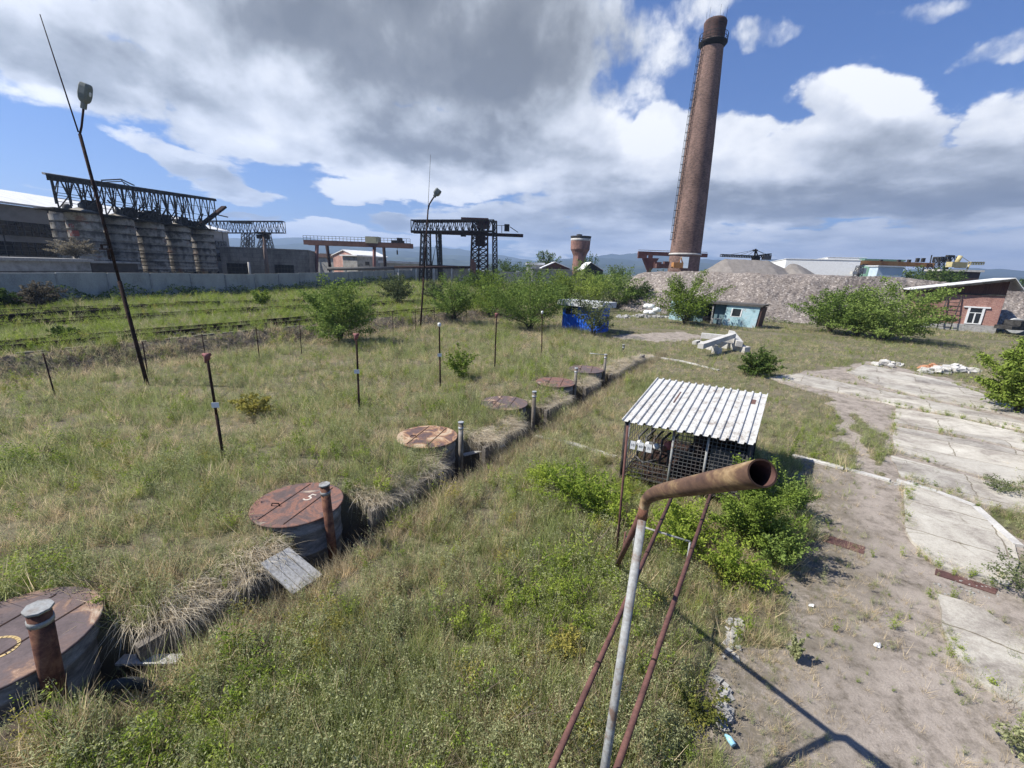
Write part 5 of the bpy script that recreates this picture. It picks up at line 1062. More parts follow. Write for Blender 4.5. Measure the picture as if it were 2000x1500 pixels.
for k, (u0, v0, u1, v1, Yp, r_, lab) in enumerate([(640, 525, 770, 524, 92, .35, 'grey pipe on stilts above the fence, below the pink gable'), (770, 522, 925, 522, 90, .25, 'dark pipe run on stilts under the lattice crane')]):
    a, b = AY(u0, v0, Yp), AY(u1, v1, Yp); t = thing('overhead_pipe', lab, 'pipe', ((a.x+b.x)/2, Yp, .8)); mb = MB(); mb.tube([a, b], r_, 10); mb.build('pipe', STEELG if k == 0 else RUSTD, t)
    for i in range(5): q = a.lerp(b, .05+.9*i/4); mb = MB(); mb.tube([(q.x, q.y, .8), q], .14, 6); mb.build('stilt', CONCL, t)
P1, P2 = AY(1030, 517, 118), AY(1062, 518, 118); slab_building(P1, P2, .8, 5, 'white_roof_hut', 'small hut with a white roof left of the brown gable by the water tower', 'hut', CONCL, ROOFW, .6, .3)
Y = 108; P1, P2 = AY(1060, 523, Y), AY(1113, 525, Y); gable_house(P1, P2, 9, AY(1085, 512.5, Y).z, .8, 'brown_gable_house', 'house with a brown gable and white roof in front of the water tower', WOODD, CONC, ROOFW, .45)
P1, P2 = AY(1040, 527, Y-4), AY(1118, 527, Y-4); slab_building(P1, P2, .8, 3, 'front_shed', 'long low grey shed in front of the brown gable house', 'shed', CONC, STONE, .2, .2)
P1, P2 = AY(1140, 526, 112), AY(1178, 526, 112); gable_house(P1, P2, 10, AY(1152, 513, 112).z, .8, 'white_gable_house', 'white roofed house right of the water tower', SOOT, CONC, ROOFW, .35)
# ================================================================== WATER TOWER
Y = 135; c = AY(1132, 500, Y); px = Y/FPX*1.03; z = lambda v: AY(1132, v, Y).z
t = thing('water_tower', 'round brick water tower with a wider drum and white band', 'water tower', (c.x, Y, .8)); r1, r2 = 11.8*px, 17.2*px
WT = brickmat('tower_brick', (.22, .11, .085), (.32, .16, .12), (.27, .19, .16), .5, .2, .02)
mb = MB(); mb.lathe((c.x, Y, 0), [(r1*1.05, .5), (r1, z(500))], 24, False, False); mb.build('shaft', WT, t)
mb = MB(); mb.lathe((c.x, Y, 0), [(r1*1.02, z(500.5)), (r1, z(500)), (r1*1.25, z(492)), (r2*.98, z(488)), (r2, z(487)), (r2*1.02, z(468))], 24, False, True); mb.sm = [False]*len(mb.sm); mb.build('drum', WT, t)
mb = MB(); mb.lathe((c.x, Y, 0), [(r2*1.02, z(470.5)), (r2*1.04, z(470)), (r2*1.04, z(466.5)), (r2*1.0, z(466))], 24, False, False); mb.build('white_band', CONCL, t)
mb = MB(); mb.lathe((c.x, Y, 0), [(r2*1.01, z(467)), (r2*1.07, z(463.5)), (r2*1.09, z(461.5)), (r2*.3, z(460.5))], 24); mb.lathe((c.x-.5, Y, 0), [(r2*.3, z(461)), (r2*.3, z(457.8)), (.1, z(457.2))], 10); mb.build('cap', SOOT, t)
mb = MB(); mb.box((c.x-r1*.1, Y-r1, z(497)), (1.2, .8, 3.0)); mb.build('bay', WT, t)
# ================================================================== CHIMNEY
Y = 80.; c = AY(1334, 528, Y); cx_ = c.x; z0 = 1.0
ztp = zat(cx_, Y, 42); rb = 30.5*Y/FPX*.93
def cpx(v, half):
    z_ = zat(cx_, Y, v); dd = (Vector((cx_, Y, z_))-CO).dot(cf); return z_, half*dd/FPX
prof = [(cpx(v, h)[1], cpx(v, h)[0]) for v, h in ((527, 28.6), (470, 28.3), (380, 27.4), (280, 25.8), (180, 23.), (95, 20.5), (80, 20.0), (58, 20.2), (50, 21.0), (45, 21.2), (41, 19.5))]
t = thing('brick_chimney', 'very tall tapering brick chimney with a railed ring platform near the top', 'chimney', (cx_, Y, z0))
mb = MB(); mb.lathe((cx_, Y, 0), [(prof[0][0]*1.0, z0-.6)]+prof[:7], 40, False, False); mb.build('shaft', CHIM, t)
mb = MB(); mb.lathe((cx_, Y, 0), prof[6:]+[(prof[-1][0]*.8, prof[-1][1]-.02), (prof[-1][0]*.75, prof[-1][1]-1.5)], 40, False, False); mb.build('sooty_crown', brickmat('soot_brick', (.06, .035, .032), (.12, .06, .05), (.09, .07, .06), .42, .17, .016), t)
zp_, rp = cpx(86, 20.3); mb = MB(); mb.lathe((cx_, Y, zp_), [(rp*.98, -.7), (rp*1.15, -.3), (rp*1.3, 0), (rp*1.3, .12), (rp, .14)], 32, False, False); pf = mb.build('ring_platform', BLACK, t)
mb = MB()
for k in range(20): a = 2*math.pi*k/20; mb.tube([(cx_+rp*1.28*math.cos(a), Y+rp*1.28*math.sin(a), zp_+.1), (cx_+rp*1.28*math.cos(a), Y+rp*1.28*math.sin(a), zp_+1.15)], .035, 4, False)
for h_ in (.6, 1.15): mb.tube([(cx_+rp*1.28*math.cos(2*math.pi*k/32), Y+rp*1.28*math.sin(2*math.pi*k/32), zp_+h_) for k in range(33)], .035, 4, False)
mb.build('railing', SOOT, pf)
zb_, rb_ = cpx(497, 29.4); mb = MB(); mb.lathe((cx_, Y, zb_), [(rb_, -.15), (rb_*1.03, -.12), (rb_*1.03, .12), (rb_, .15)], 40, False, False); mb.build('band', CONCL, t)
# ladder with hoops on the left
lm = MB(); hoop = MB(); la = math.pi+.25; ca, sa = math.cos(la), math.sin(la)
def rad(z_): return np.interp(z_, [p[1] for p in prof], [p[0] for p in prof])
zs = np.arange(cpx(470, 1)[0], prof[6][1]+.5, .6); prev = None
for z_ in zs:
    r_ = rad(z_)+.25; c3 = Vector((cx_+ca*r_, Y+sa*r_, z_)); tg_ = Vector((-sa, ca, 0))*.28; cur_ = (c3-tg_, c3+tg_); lm.tube([cur_[0], cur_[1]], .03, 4, False)
    if prev:
        for i in (0, 1): lm.tube([prev[i], cur_[i]], .04, 4, False)
    prev = cur_
lad = lm.build('ladder', SOOT, t)
for z_ in zs[::2]:
    r_ = rad(z_)+.25; c3 = Vector((cx_+ca*r_, Y+sa*r_, z_)); o3_ = Vector((ca, sa, 0)); tg_ = Vector((-sa, ca, 0))
    hoop.tube([c3+tg_*.3*math.cos(q)+o3_*.55*math.sin(q) for q in [math.pi*k/6 for k in range(7)]], .035, 4, False)
for q in (math.pi*.3, math.pi*.5, math.pi*.7):
    hoop.tube([Vector((cx_+ca*(rad(z_)+.25), Y+sa*(rad(z_)+.25), z_))+Vector((-sa, ca, 0))*.3*math.cos(q)+Vector((ca, sa, 0))*.55*math.sin(q) for z_ in zs[::4]], .03, 4, False)
hoop.build('safety_cage', SOOT, lad)
mb = MB()
for k in range(6): a = k*math.pi/3+.5; r_ = prof[-1][0]*.95; mb.tube([(cx_+r_*math.cos(a), Y+r_*math.sin(a), prof[-1][1]-.2), (cx_+r_*math.cos(a), Y+r_*math.sin(a), prof[-1][1]+1.5)], .018, 4)
mb.build('lightning_rod', SOOT, t)
a_ = -math.pi/2-.35; q = Vector((cx_+math.cos(a_)*rb_, Y+math.sin(a_)*rb_, 0)); mb = MB()
zo0, zo1 = zat(cx_, Y, 524), zat(cx_, Y, 503); mb.box((q.x, q.y, (zo0+zo1)/2), (1.4, .25, zo1-zo0), a_+math.pi/2); mb.build('opening', BLUEP, t)
q = AY(1318, 518, 75.5); t = thing('rusty_excavator', 'small orange and rust machine parked at the foot of the chimney', 'machine', (q.x, q.y, 5.2))
mb = MB(); mb.box(q+Vector((.4, 0, 0)), (1.6, 1.2, .9)); mb.build('body', ORANGE, t); mb = MB(); mb.tube([q+Vector((.6, 0, .4)), q+Vector((.9, 0, 1.3)), q+Vector((1.3, 0, .2))], .12, 6); mb.build('boom', ORANGE, t)
mb = MB(); mb.box(q+Vector((-2.2, 0, -.2)), (2.0, 1.2, .7)); mb.box(q+Vector((-1.5, 0, .3)), (.8, 1, .5)); mb.build('rear_unit', RUSTR, t)
# red gantry beam next to chimney
Y = 88; a, b = AY(1246, 496, Y), AY(1381, 497.5, Y); t = thing('loading_gantry', 'rusty red overhead beam on a bracketed post passing behind the chimney foot', 'gantry', (a.x, Y, 1)); d = b-a
GR = weathered('gantry_red', [(.10, .045, .04), (.19, .09, .08)], .8)
mb = MB(); mb.box((a+b)/2, (d.length, .6, .7)); mb.box((a+b)/2+Vector((0, 0, .6)), (d.length, .1, .08)); mb.box(a+Vector((.8, -.3, -.5)), (1.7, .5, .6)); mb.build('beam', GR, t)
q = AY(1270, 505, Y); mb = MB(); mb.box((q.x, Y, q.z/2+2.), (.7, .7, q.z-2.5)); mb.hexa([(q.x-.4, Y-.4, q.z-2.2), (q.x+.4, Y-.4, q.z-2.2), (q.x+.4, Y+.4, q.z-2.2), (q.x-.4, Y+.4, q.z-2.2), (q.x-1.6, Y-.4, q.z+.1), (q.x+1.6, Y-.4, q.z+.1), (q.x+1.6, Y+.4, q.z+.1), (q.x-1.6, Y+.4, q.z+.1)]); mb.box((q.x+1.4, Y-.2, q.z-1.2), (1.4, 1, 1.2)); mb.build('post', GR, t)
# ================================================================== GRAVEL BANK AND PILE
m, nt, o = newmat('gravel'); oc = objco(nt)
vo = nt.nodes.new('ShaderNodeTexVoronoi'); vo.inputs['Scale'].default_value = 6.5; nt.links.new(oc, vo.inputs['Vector'])
sc_ = nt.nodes.new('ShaderNodeSeparateColor'); nt.links.new(vo.outputs['Color'], sc_.inputs[0])
c = ramp(nt, [(0., (.12, .103, .09)), (.4, (.185, .163, .144)), (.8, (.24, .214, .19)), (.95, (.32, .29, .262)), (1., (.48, .445, .41))], sc_.outputs[0])
c = mixc(nt, 1., c, ramp(nt, [(.32, (.66, .62, .60)), (.5, (.95, .92, .9)), (.68, (1.15, 1.12, 1.08))], noise(nt, oc, .22, 8, .7)), 'MULTIPLY')
GRAVEL = finish(m, nt, o, c, .95, vo.outputs['Distance'], -.5, .05)
m, nt, o = newmat('fine_gravel'); oc = objco(nt)
c = ramp(nt, [(.3, (.15, .135, .12)), (.55, (.215, .195, .175)), (.75, (.27, .245, .22))], noise(nt, vscale(nt, oc, (1, 1, .4)), 1.2, 9, .75)); GRAVELF = finish(m, nt, o, c, .95, noise(nt, oc, 6, 6, .8), .8, .1)
def crestz(u): return np.interp(u, [1200, 1230, 1260, 1300, 1380, 1450, 1560, 1640, 1760, 1840, 1900, 2000], [4.0, 4.8, 5.15, 5.3, 5.45, 5.5, 5.5, 5.5, 5.5, 5.2, 5.0, 4.9])
vs = []; nu = 360; nv = 26
for i in range(nu):
    u = 1190+(2080-1190)*i/(nu-1); dirn = ray(u, 545); dn = Vector((dirn.x, dirn.y, 0)).normalized()
    dt = np.interp(u, [1190, 1300, 1500, 1650, 1800, 2080], [60, 57, 57, 60, 66, 76])
    ct = crestz(u)*sstep(1188, 1250, u)
    for j in range(nv):
        f_ = j/(nv-1)
        if f_ < .7: g_ = f_/.7; r_ = dt+9.*g_; zz = ct*g_**1.05
        else: g_ = (f_-.7)/.3; r_ = dt+9+34*g_; zz = ct-.5*g_
        q = dn*r_; nz_ = .42*mnoise.fractal((q.x*.25, q.y*.25, zz*.4), 1, 2.1, 6)+.12*mnoise.noise((q.x*2.1, q.y*2.1, zz*2)); 
        vs.append((q.x, q.y, zz+nz_*(min(1, g_*6) if f_ < .7 else .5)-.05))
fs = [(i*nv+j, (i+1)*nv+j, (i+1)*nv+j+1, i*nv+j+1) for i in range(nu-1) for j in range(nv-1)]
me = bpy.data.meshes.new('gravel_terrain'); me.from_pydata(vs, [], fs); me.materials.append(GRAVEL); o = bpy.data.objects.new('gravel_terrain', me); COL.objects.link(o); struct(o)
def pile(cx, cy, pts, name, lab, mt, depth):
    """ridge profile in (x, z) swept to a heap"""
    mb = MB(); n = 90; xs = [p[0] for p in pts]; zs_ = [p[1] for p in pts]; rows = []
    for i in range(n+1):
        x = xs[0]+(xs[-1]-xs[0])*i/n; h = np.interp(x, xs, zs_)-4.6; row = []
        for j in range(-7, 8):
            t_ = j/7; y = cy+t_*depth*max(.08, h/4.); zz = 4.6+max(0, h)*(1-abs(t_))+.10*mnoise.fractal((x*.5, y*.5, 3), 1, 2, 5)*(1-abs(t_)*.5); row.append((x, y, zz))
        rows.append(row)
    for i in range(n):
        for j in range(14): mb.face([rows[i][j], rows[i+1][j], rows[i+1][j+1], rows[i][j+1]], None, False)
    return tag(mb.build(name, mt, None, (cx, cy, 4.6)), lab, 'gravel pile')
Yp = 76; pp = [(AY(u, v, Yp).x, AY(u, v, Yp).z) for u, v in ((1366, 534), (1400, 514), (1416, 506), (1440, 506.5), (1500, 509), (1516, 517), (1532, 524), (1542, 516), (1552, 514.5), (1562, 518), (1595, 537))]
pile((pp[0][0]+pp[-1][0])/2, Yp, pp, 'gravel_pile', 'large grey brown gravel pile with two peaks right of the chimney', GRAVELF, 6.5)
# ================================================================== STACKER BOOM behind pile
Y = 95; t = thing('stacker_conveyor', 'dark cable stayed boom machine showing above the gravel pile', 'stacker', tuple(AY(1475, 508, Y)))
mb = MB(); truss(mb, AY(1408, 501, Y), AY(1475, 504, Y), .45, .8, 14, .07, .05); truss(mb, AY(1475, 504, Y), AY(1504, 500, Y), .5, .8, 6, .07, .05); mb.build('boom', SOOT, t)
mb = MB(); mb.tube([AY(1473, 508, Y), AY(1476, 486, Y)], .18, 6); mb.tube([AY(1482, 508, Y), AY(1476, 486, Y)], .12, 6); mb.box(AY(1476, 506, Y), (1.3, 1, .9)); mb.box(AY(1475, 489, Y), (.9, .5, .3)); mb.build('mast', BLACK, t)
mb = MB()
for u, v in ((1412, 500), (1440, 500), (1458, 501), (1500, 500), (1504, 499)): mb.tube([AY(1476, 488, Y), AY(u, v, Y)], .04, 4)
mb.build('stay_cable', SOOT, t)
mb = MB(); mb.box(AY(1497, 503, Y), (1.5, 1., .9)); mb.build('counterweight', STEELG, t)
# ================================================================== FAR RIGHT WORKS
Y = 120; P1, P2 = AY(1560, 517, Y+40), AY(1680, 515, Y-22); t, f, L, z_ = slab_building(P1, P2, 3.6, 14, 'white_hall', 'long plain white hall right of the gravel pile', 'hall', WHITE, ROOFW, .15, .1)
P1, P2 = AY(1643, 508, Y+50), AY(1692, 507, Y+20); slab_building(P1, P2, 3.6, 10, 'cream_hall', 'cream block hall rising behind the white hall', 'hall', WHITE, ROOFW, .15, .1)
P1, P2 = AY(1690, 508.5, Y+18), AY(1765, 511, Y+16); slab_building(P1, P2, 3.6, 10, 'green_roof_hall', 'hall with a dull green roof behind the orange beam', 'hall', CREAM, GREENP, .5, .3)
P1, P2 = AY(1700, 521.5, 103), AY(1732, 522, 98); slab_building(P1, P2, 3.6, 5, 'pink_brick_hut', 'pink brick hut under the orange beam', 'hut', PINK, CONCL, .25, .3)
P1, P2 = AY(1730, 522, 99), AY(1765, 523, 94); slab_building(P1, P2, 3.6, 5, 'pale_blue_cabin', 'pale blue cabin beside the pink brick hut', 'cabin', BLUEP, TIN, .25, .2)
q = AY(1692, 531, 98); mb = MB(); mb.lathe((q.x, q.y, 0), [(1.2, 3.5), (1.2, AY(1692, 522, 98).z), (.8, AY(1692, 520, 98).z)], 16); tag(mb.build('green_tank', GREENP, None, (q.x, q.y, 3.6)), 'small green round tank at the end of the white hall', 'tank')
q = AY(1675, 536, 96); t = thing('conveyor_rig', 'pale clutter of conveyor machinery before the white hall', 'machinery', tuple(q)); mb = MB(); lattower(mb, q-Vector((0, 0, 1)), AY(1680, 519, 96), 1.2, .9, 4, .08); mb.build('tower', STEELG, t); mb = MB(); mb.box(AY(1682, 529, 96), (1.4, 1, 1.2)); mb.build('hopper', CONCL, t); mb = MB(); mb.box(AY(1668, 533, 96), (1.2, .8, .6)); mb.build('feeder', CONCL, t)
Y = 104; a, b = AY(1652, 512, Y), AY(1822, 518, Y); t = thing('orange_gantry_beam', 'long rusty orange crane beam across the works at right', 'gantry', ((a.x+b.x)/2, Y, 4)); d = b-a
mb = MB(); mb.box((a+b)/2, (d.length, .7, .95), 0, Matrix.Rotation(-math.asin(d.z/d.length), 3, 'Y')); mb.build('beam', ORANGE, t)
for u in (1687, 1812): mb = MB(); lattower(mb, AY(u, 538, Y), AY(u, 516, Y), 1.4, 1., 4, .09); mb.build('leg', RUSTD, t)
for u in (1720, 1755, 1775, 1792, 1803): mb = MB(); q = AY(u, 511 if u < 1790 else 508, Y); mb.box(q, (.6, .5, .9)); mb.build('motor_box', SOOT, t)
mb = MB(); mb.tube([AY(1816, 516, Y), AY(1820, 498, Y)], .12, 5); mb.build('post', SOOT, t)
Y = 112; t = thing('crusher_frame', 'dark open steel frame tower next to the yellow crane', 'steel frame', tuple(AY(1840, 525, Y))); mb = MB()
truss(mb, AY(1828, 512, Y), AY(1858, 512, Y), 1.2, 2., 3, .14, .1); lattower(mb, AY(1834, 530, Y), AY(1834, 503, Y), 1.3, 1.3, 4, .13); mb.build('frame', SOOT, t)
mb = MB(); q0, q1 = AY(1848, 528, Y), AY(1856, 500, Y); mb.tube([q0, q1], .35, 6); mb.box(q1, (1.6, .8, .4)); mb.build('chute', SOOT, t)
Y = 108; t = thing('yellow_crane', 'yellow jib crane at the far right works', 'crane', tuple(AY(1870, 525, Y)))
mb = MB(); mb.box(AY(1868, 517, Y), (3.6, 1.6, 1.2)); mb.box(AY(1876, 519, Y), (1.5, 1.4, 1.0)); mb.build('body', YELLOW, t); mb = MB(); mb.tube([AY(1868, 514, Y), AY(1876, 500, Y)], .5, 6); mb.tube([AY(1876, 500, Y), AY(1893, 511, Y)], .06, 4); mb.build('mast', YELLOW, t)
mb = MB(); truss(mb, AY(1893, 517, Y), AY(1919, 517, Y), .6, .6, 5, .1, .07); mb.tube([AY(1893, 517, Y), AY(1889, 526, Y)], .22, 6); mb.build('jib', YELLOW, t)
P1, P2 = AY(1838, 528, 98), AY(1915, 533, 96); slab_building(P1, P2, 3.2, 5, 'dark_barn', 'low dark walled barn with a pale roof edge behind the brick house roof', 'barn', weathered('barn_dark', [(.04, .03, .03), (.08, .06, .055)], 1), CONCL, .4, .4)
#@@PART5
# ================================================================== TREES AND SHRUBS
def tree(name, label, cat, base, vtop, wpx, mat, n=5000, trunk=True, group=None, asp=1., low=.12, leaf=None, bulge=1., dens=1.):
    b = P(*base) if not isinstance(base, Vector) else base
    zt_ = zat(b.x, b.y, vtop); h = zt_-b.z; dist = (b-CO).length; fwd = (b-CO).dot(cf); w_ = wpx*fwd/FPX/2*1.32; n = int(n*1.7)
    t = thing(name, label, cat, tuple(b), group); seedo = random.random()*100
    lm = MB(); pts = []; nst = random.randint(3, 5)
    nspr = int(46*dens)
    for k in range(nspr):
        # end point on a lumpy ellipsoid
        a = random.uniform(0, 2*math.pi); u_ = random.uniform(-.75, 1); rr = math.sqrt(max(0, 1-u_*u_)); lum = .86+.45*mnoise.noise((math.cos(a)*1.5+seedo, math.sin(a)*1.5, u_*1.7))
        lum *= random.uniform(.6, 1.15)
        e_ = Vector((w_*rr*math.cos(a)*lum*bulge, w_*rr*math.sin(a)*lum*asp*bulge, h*(.5+low*.5+(.5-low*.5)*u_*min(1.05, lum*1.15))))
        s_ = Vector((e_.x*.18, e_.y*.18, max(.05*h, e_.z*.45)))
        if trunk and k % 4 == 0: lm.tube([(random.uniform(-.06, .06), random.uniform(-.06, .06), -.1), s_*.7, s_.lerp(e_, .55), e_.lerp(s_, .12)], [.018*h*.6+.012, .012*h*.6+.008, .008, .004], 5)
        m_ = int(n/nspr); ts = rng.random(m_)**.75; sg = (.055+.09*rng.random(m_))[:, None]*np.array([w_, w_*asp, h*.5*.8])
        mid = np.array(s_.lerp(e_, .5))+np.array([0, 0, h*.04])
        q = (1-ts)[:, None]**2*np.array(s_)+2*((1-ts)*ts)[:, None]*mid+(ts**2)[:, None]*np.array(e_)+rng.normal(size=(m_, 3))*sg*(1.2-.75*ts)[:, None]
        q[:, 2] = np.maximum(q[:, 2], .03); pts.append(q)
    C = np.concatenate(pts); lf = leaf or (.055+dist*.0021)
    quads_mesh('crown', C, lf, .55, mat, t)
    if lm.f:
        o = lm.build('trunk', BARK, None, (0, 0, 0)); o.parent = t
    return t
GRP = 'elm shrubs around the yard'
tree('elm_shrub', 'wide feathery elm shrub on the dry grass bank, biggest at the left half', 'shrub', (664, 668), 538, 150, ELM, 9000, group=GRP, low=.05)
tree('elm_shrub', 'pale small elm in front of the concrete fence, right of the widest shrub', 'shrub', (778, 594), 528, 66, ELMG, 2600, group=GRP)
tree('elm_shrub', 'upright elm just right of the far lamp post', 'shrub', (886, 630), 526, 92, ELM, 4500, group=GRP)
tree('elm_shrub', 'yellow green elm between the far lamp post and the blue kiosk', 'shrub', (955, 617), 530, 96, ELMY, 4500, group=GRP)
tree('elm_shrub', 'broad dark elm directly left of the blue kiosk', 'shrub', (1035, 642), 512, 160, ELM, 9000, group=GRP, low=.04)
tree('elm_shrub', 'distant dark elm by the fence behind the yellow green one', 'shrub', (932, 566), 524, 60, ELMD, 2200, group=GRP)
tree('elm_shrub', 'yellow green elm standing behind the blue kiosk', 'shrub', (1130, 604), 516, 120, ELMY, 5500, group=GRP)
tree('elm_shrub', 'dark dense elm behind the kiosk at the left end of the gravel bank', 'shrub', (1202, 602), 518, 110, ELM, 5500, group=GRP)
tree('elm_shrub', 'grey green sapling growing against the right front of the blue kiosk', 'shrub', (1158, 655), 560, 76, ELMG, 2600, group=GRP, dens=.7)
tree('elm_shrub', 'thin grey green tree on the gravel slope left of the turquoise hut', 'shrub', (1275, 592), 524, 48, ELMG, 1500, group=GRP, low=.3)
tree('elm_shrub', 'tall yellow green elm hiding the left half of the turquoise hut', 'shrub', (1338, 634), 518, 108, ELMY, 7000, group=GRP, low=.05)
tree('elm_shrub', 'elm behind the roof of the turquoise hut', 'shrub', (1414, 598), 538, 62, ELM, 2600, group=GRP)
tree('elm_shrub', 'small dark elm behind the right end of the turquoise hut roof', 'shrub', (1466, 598), 556, 30, ELM, 1200, group=GRP)
tree('elm_shrub', 'pale low elm at the gravel foot right of the turquoise hut', 'shrub', (1552, 622), 566, 74, ELMY, 2600, group=GRP, low=.03)
tree('elm_shrub', 'mid green elm left of the widest shrub at the brick house', 'shrub', (1618, 650), 558, 122, ELM, 7000, group=GRP, low=.03)
tree('elm_shrub', 'widest dense elm shrub covering the left side of the brick house', 'shrub', (1726, 664), 540, 165, ELM, 12000, group=GRP, low=.02)
tree('elm_shrub', 'sparse grey green elm tops on the gravel bank behind the mid green shrub', 'shrub', (1640, 600), 540, 80, ELMG, 1800, group=GRP)
tree('elm_shrub', 'bright leafy shrub at the right edge beside the concrete slabs', 'shrub', (1985, 805), 662, 132, ELMY, 11000, group=GRP, low=.02)
tree('dark_pine', 'dark tree behind the right end of the brick house', 'tree', (2000, 622), 540, 74, ELMD, 5000, low=.02)
tree('elm_shrub', 'low dark green bush in the field beyond the corrugated roof', 'shrub', (1476, 734), 676, 62, ELMD, 2600, group=GRP, low=.02)
tree('sapling', 'small bright yellow green sapling in the basin near the tank lids', 'sapling', (899, 742), 672, 54, ELMY, 900, dens=.6)
tree('sapling', 'yellow leafy weed clump beside the middle of the basin', 'sapling', (500, 812), 766, 76, GR_Y, 800, trunk=False, dens=.5)
tree('sapling', 'single yellow green bush in front of the concrete fence', 'sapling', (512, 598), 562, 34, ELMY, 900)
tree('sapling', 'low dark green clump in the railway grass at the left', 'sapling', (130, 664), 636, 46, ELMD, 900)
tree('grey_shrub', 'pale grey shrub in front of the fence at the left edge', 'shrub', (85, 604), 548, 58, DRYB, 2200)
tree('dark_shrub', 'dark shrub at the foot of the fence in the left corner', 'shrub', (10, 604), 560, 62, ELMD, 2600)
q = AX(150, 505, -50.2); tree('dry_bush', 'dry tan bush growing on the annex roof against the pale silo', 'bush', Vector((q.x, q.y, 4.4)), 462, 62, DRYB, 3000, low=.05)
def fartree(u, vt, wpx, Y, label, mat, n=1800, name='broadleaf_tree'):
    q = AY(u, 530, Y); tree(name, label, 'tree', Vector((q.x, Y, 1.2)), vt, wpx, mat, n, low=.25)
fartree(1068, 483, 42, 140, 'round dark tree left of the water tower', ELMD, 3500); fartree(990, 505, 54, 130, 'low broad tree between the lattice crane and the round tree', ELMD, 2200); fartree(1150, 490, 26, 122, 'narrow tree in front of the water tower right side', ELMD, 1300)
fartree(1134, 506, 36, 110, 'tree hiding the foot of the water tower', ELM, 1500); fartree(1206, 513, 40, 150, 'low dark tree beyond the white gabled house', ELMD, 1200); fartree(960, 512, 36, 96, 'slim pale tree at the foot of the lattice crane tower', ELMG, 1000)
fartree(1795, 516, 84, 94, 'dark bushy tree in front of the orange beam', ELMD, 3500); fartree(1850, 519, 60, 92, 'dark bushy tree below the yellow crane', ELMD, 2200); fartree(1025, 513, 34, 125, 'small tree beside the white roof hut', ELMD, 1000)
for u, v, vt, wp, mt, lab in [(1672, 658, 554, 80, ELM, 'middle elm joining the two broad shrubs left of the brick house'), (995, 608, 522, 96, ELM, 'mid green elm between the yellow green one and the broad dark one'), (1082, 598, 520, 96, ELMY, 'light elm behind the broad dark elm and the kiosk'), (1166, 590, 532, 70, ELM, 'elm rising just over the blue kiosk roof'), (1238, 604, 545, 60, ELMD, 'dark low elm at the toe of the gravel bank, beside the dense one'), (848, 585, 545, 44, ELMG, 'faint grey green elm right behind the far lamp post')]:
    tree('elm_shrub', lab, 'shrub', (u, v), vt, wp, mt, 3600, group=GRP, low=.03)
for u, v, vt, wp, mt, lab in [(1195, 1030, 955, 90, GR_B, 'green weeds around the thin upright pipe by the mesh cabinet'), (1425, 1135, 1040, 100, GR_B, 'green weeds at the foot of the leafy shrub, right of the rusty pipes'), (1515, 1110, 1010, 84, ELM, 'low leafy sprout on the lane side of the leafy shrub'), (1540, 1010, 920, 60, ELM, 'upright leafy sprout between the leafy shrub and the lane'), (1060, 960, 900, 80, GR_B, 'green weeds left of the tall weeds by the mesh cabinet')]:
    tree('leafy_weed', lab, 'weeds', G(u, v), vt, wp, mt, 2000, trunk=False, low=.01, leaf=.045)
OLV = leafmat('olive_yellow_leaf', [(.10, .12, .03), (.20, .20, .05), (.36, .31, .08)], .3)
# leafy shrub and weeds at the mesh cabinet
tree('leafy_shrub', 'fresh green leafy shrub crowding the right corner of the mesh cabinet, beside the lane', 'shrub', G(1462, 1070), 880, 132, ELMY, 11000, low=.01, leaf=.042, bulge=1.05)
tree('leafy_weed', 'tall green weeds in front of the left end of the mesh cabinet', 'weeds', G(1128, 1000), 900, 130, GR_B, 2600, trunk=False, low=.01, leaf=.06)
tree('leafy_weed', 'green weeds under the rusty pipes below the mesh cabinet', 'weeds', G(1325, 1065), 975, 150, GR_B, 3500, trunk=False, low=.01, leaf=.05)
for k, (u, v, vt, wp, mt, lab) in enumerate([(1100, 1275, 1225, 90, GR_Y, 'yellow flowering weed in the near grass left of the grey pole'), (1415, 1140, 1090, 80, GR_Y, 'golden weed at the edge of the lane below the leafy shrub'), (1370, 1400, 1340, 90, GR_Y, 'yellow green weed beside the lane, near the bottom of the picture'), (40, 955, 915, 90, GR_Y, 'yellow weed patch at the left edge of the basin'), (200, 800, 772, 150, GR_B, 'low bright weeds spread below the leaning lamp post'), (425, 905, 885, 70, GR_B, 'green weed at the foot of the nearest leaning vent pole'), (1960, 960, 930, 70, ELMG, 'small grey green weed between the slabs near the right edge'), (1975, 1160, 1080, 90, ELMG, 'grey green weeds at the right edge past the iron plate'), (1990, 1480, 1390, 80, GR_W, 'dry grey weed in the lower right corner of the lane'), (1550, 1290, 1238, 24, GR_W, 'single slim plant at the left edge of the lane')]):
    tree('weed_clump', lab, 'weeds', G(u, v), vt, wp, OLV if mt is GR_Y else mt, 800, trunk=False, low=.01, leaf=.035, dens=.6)
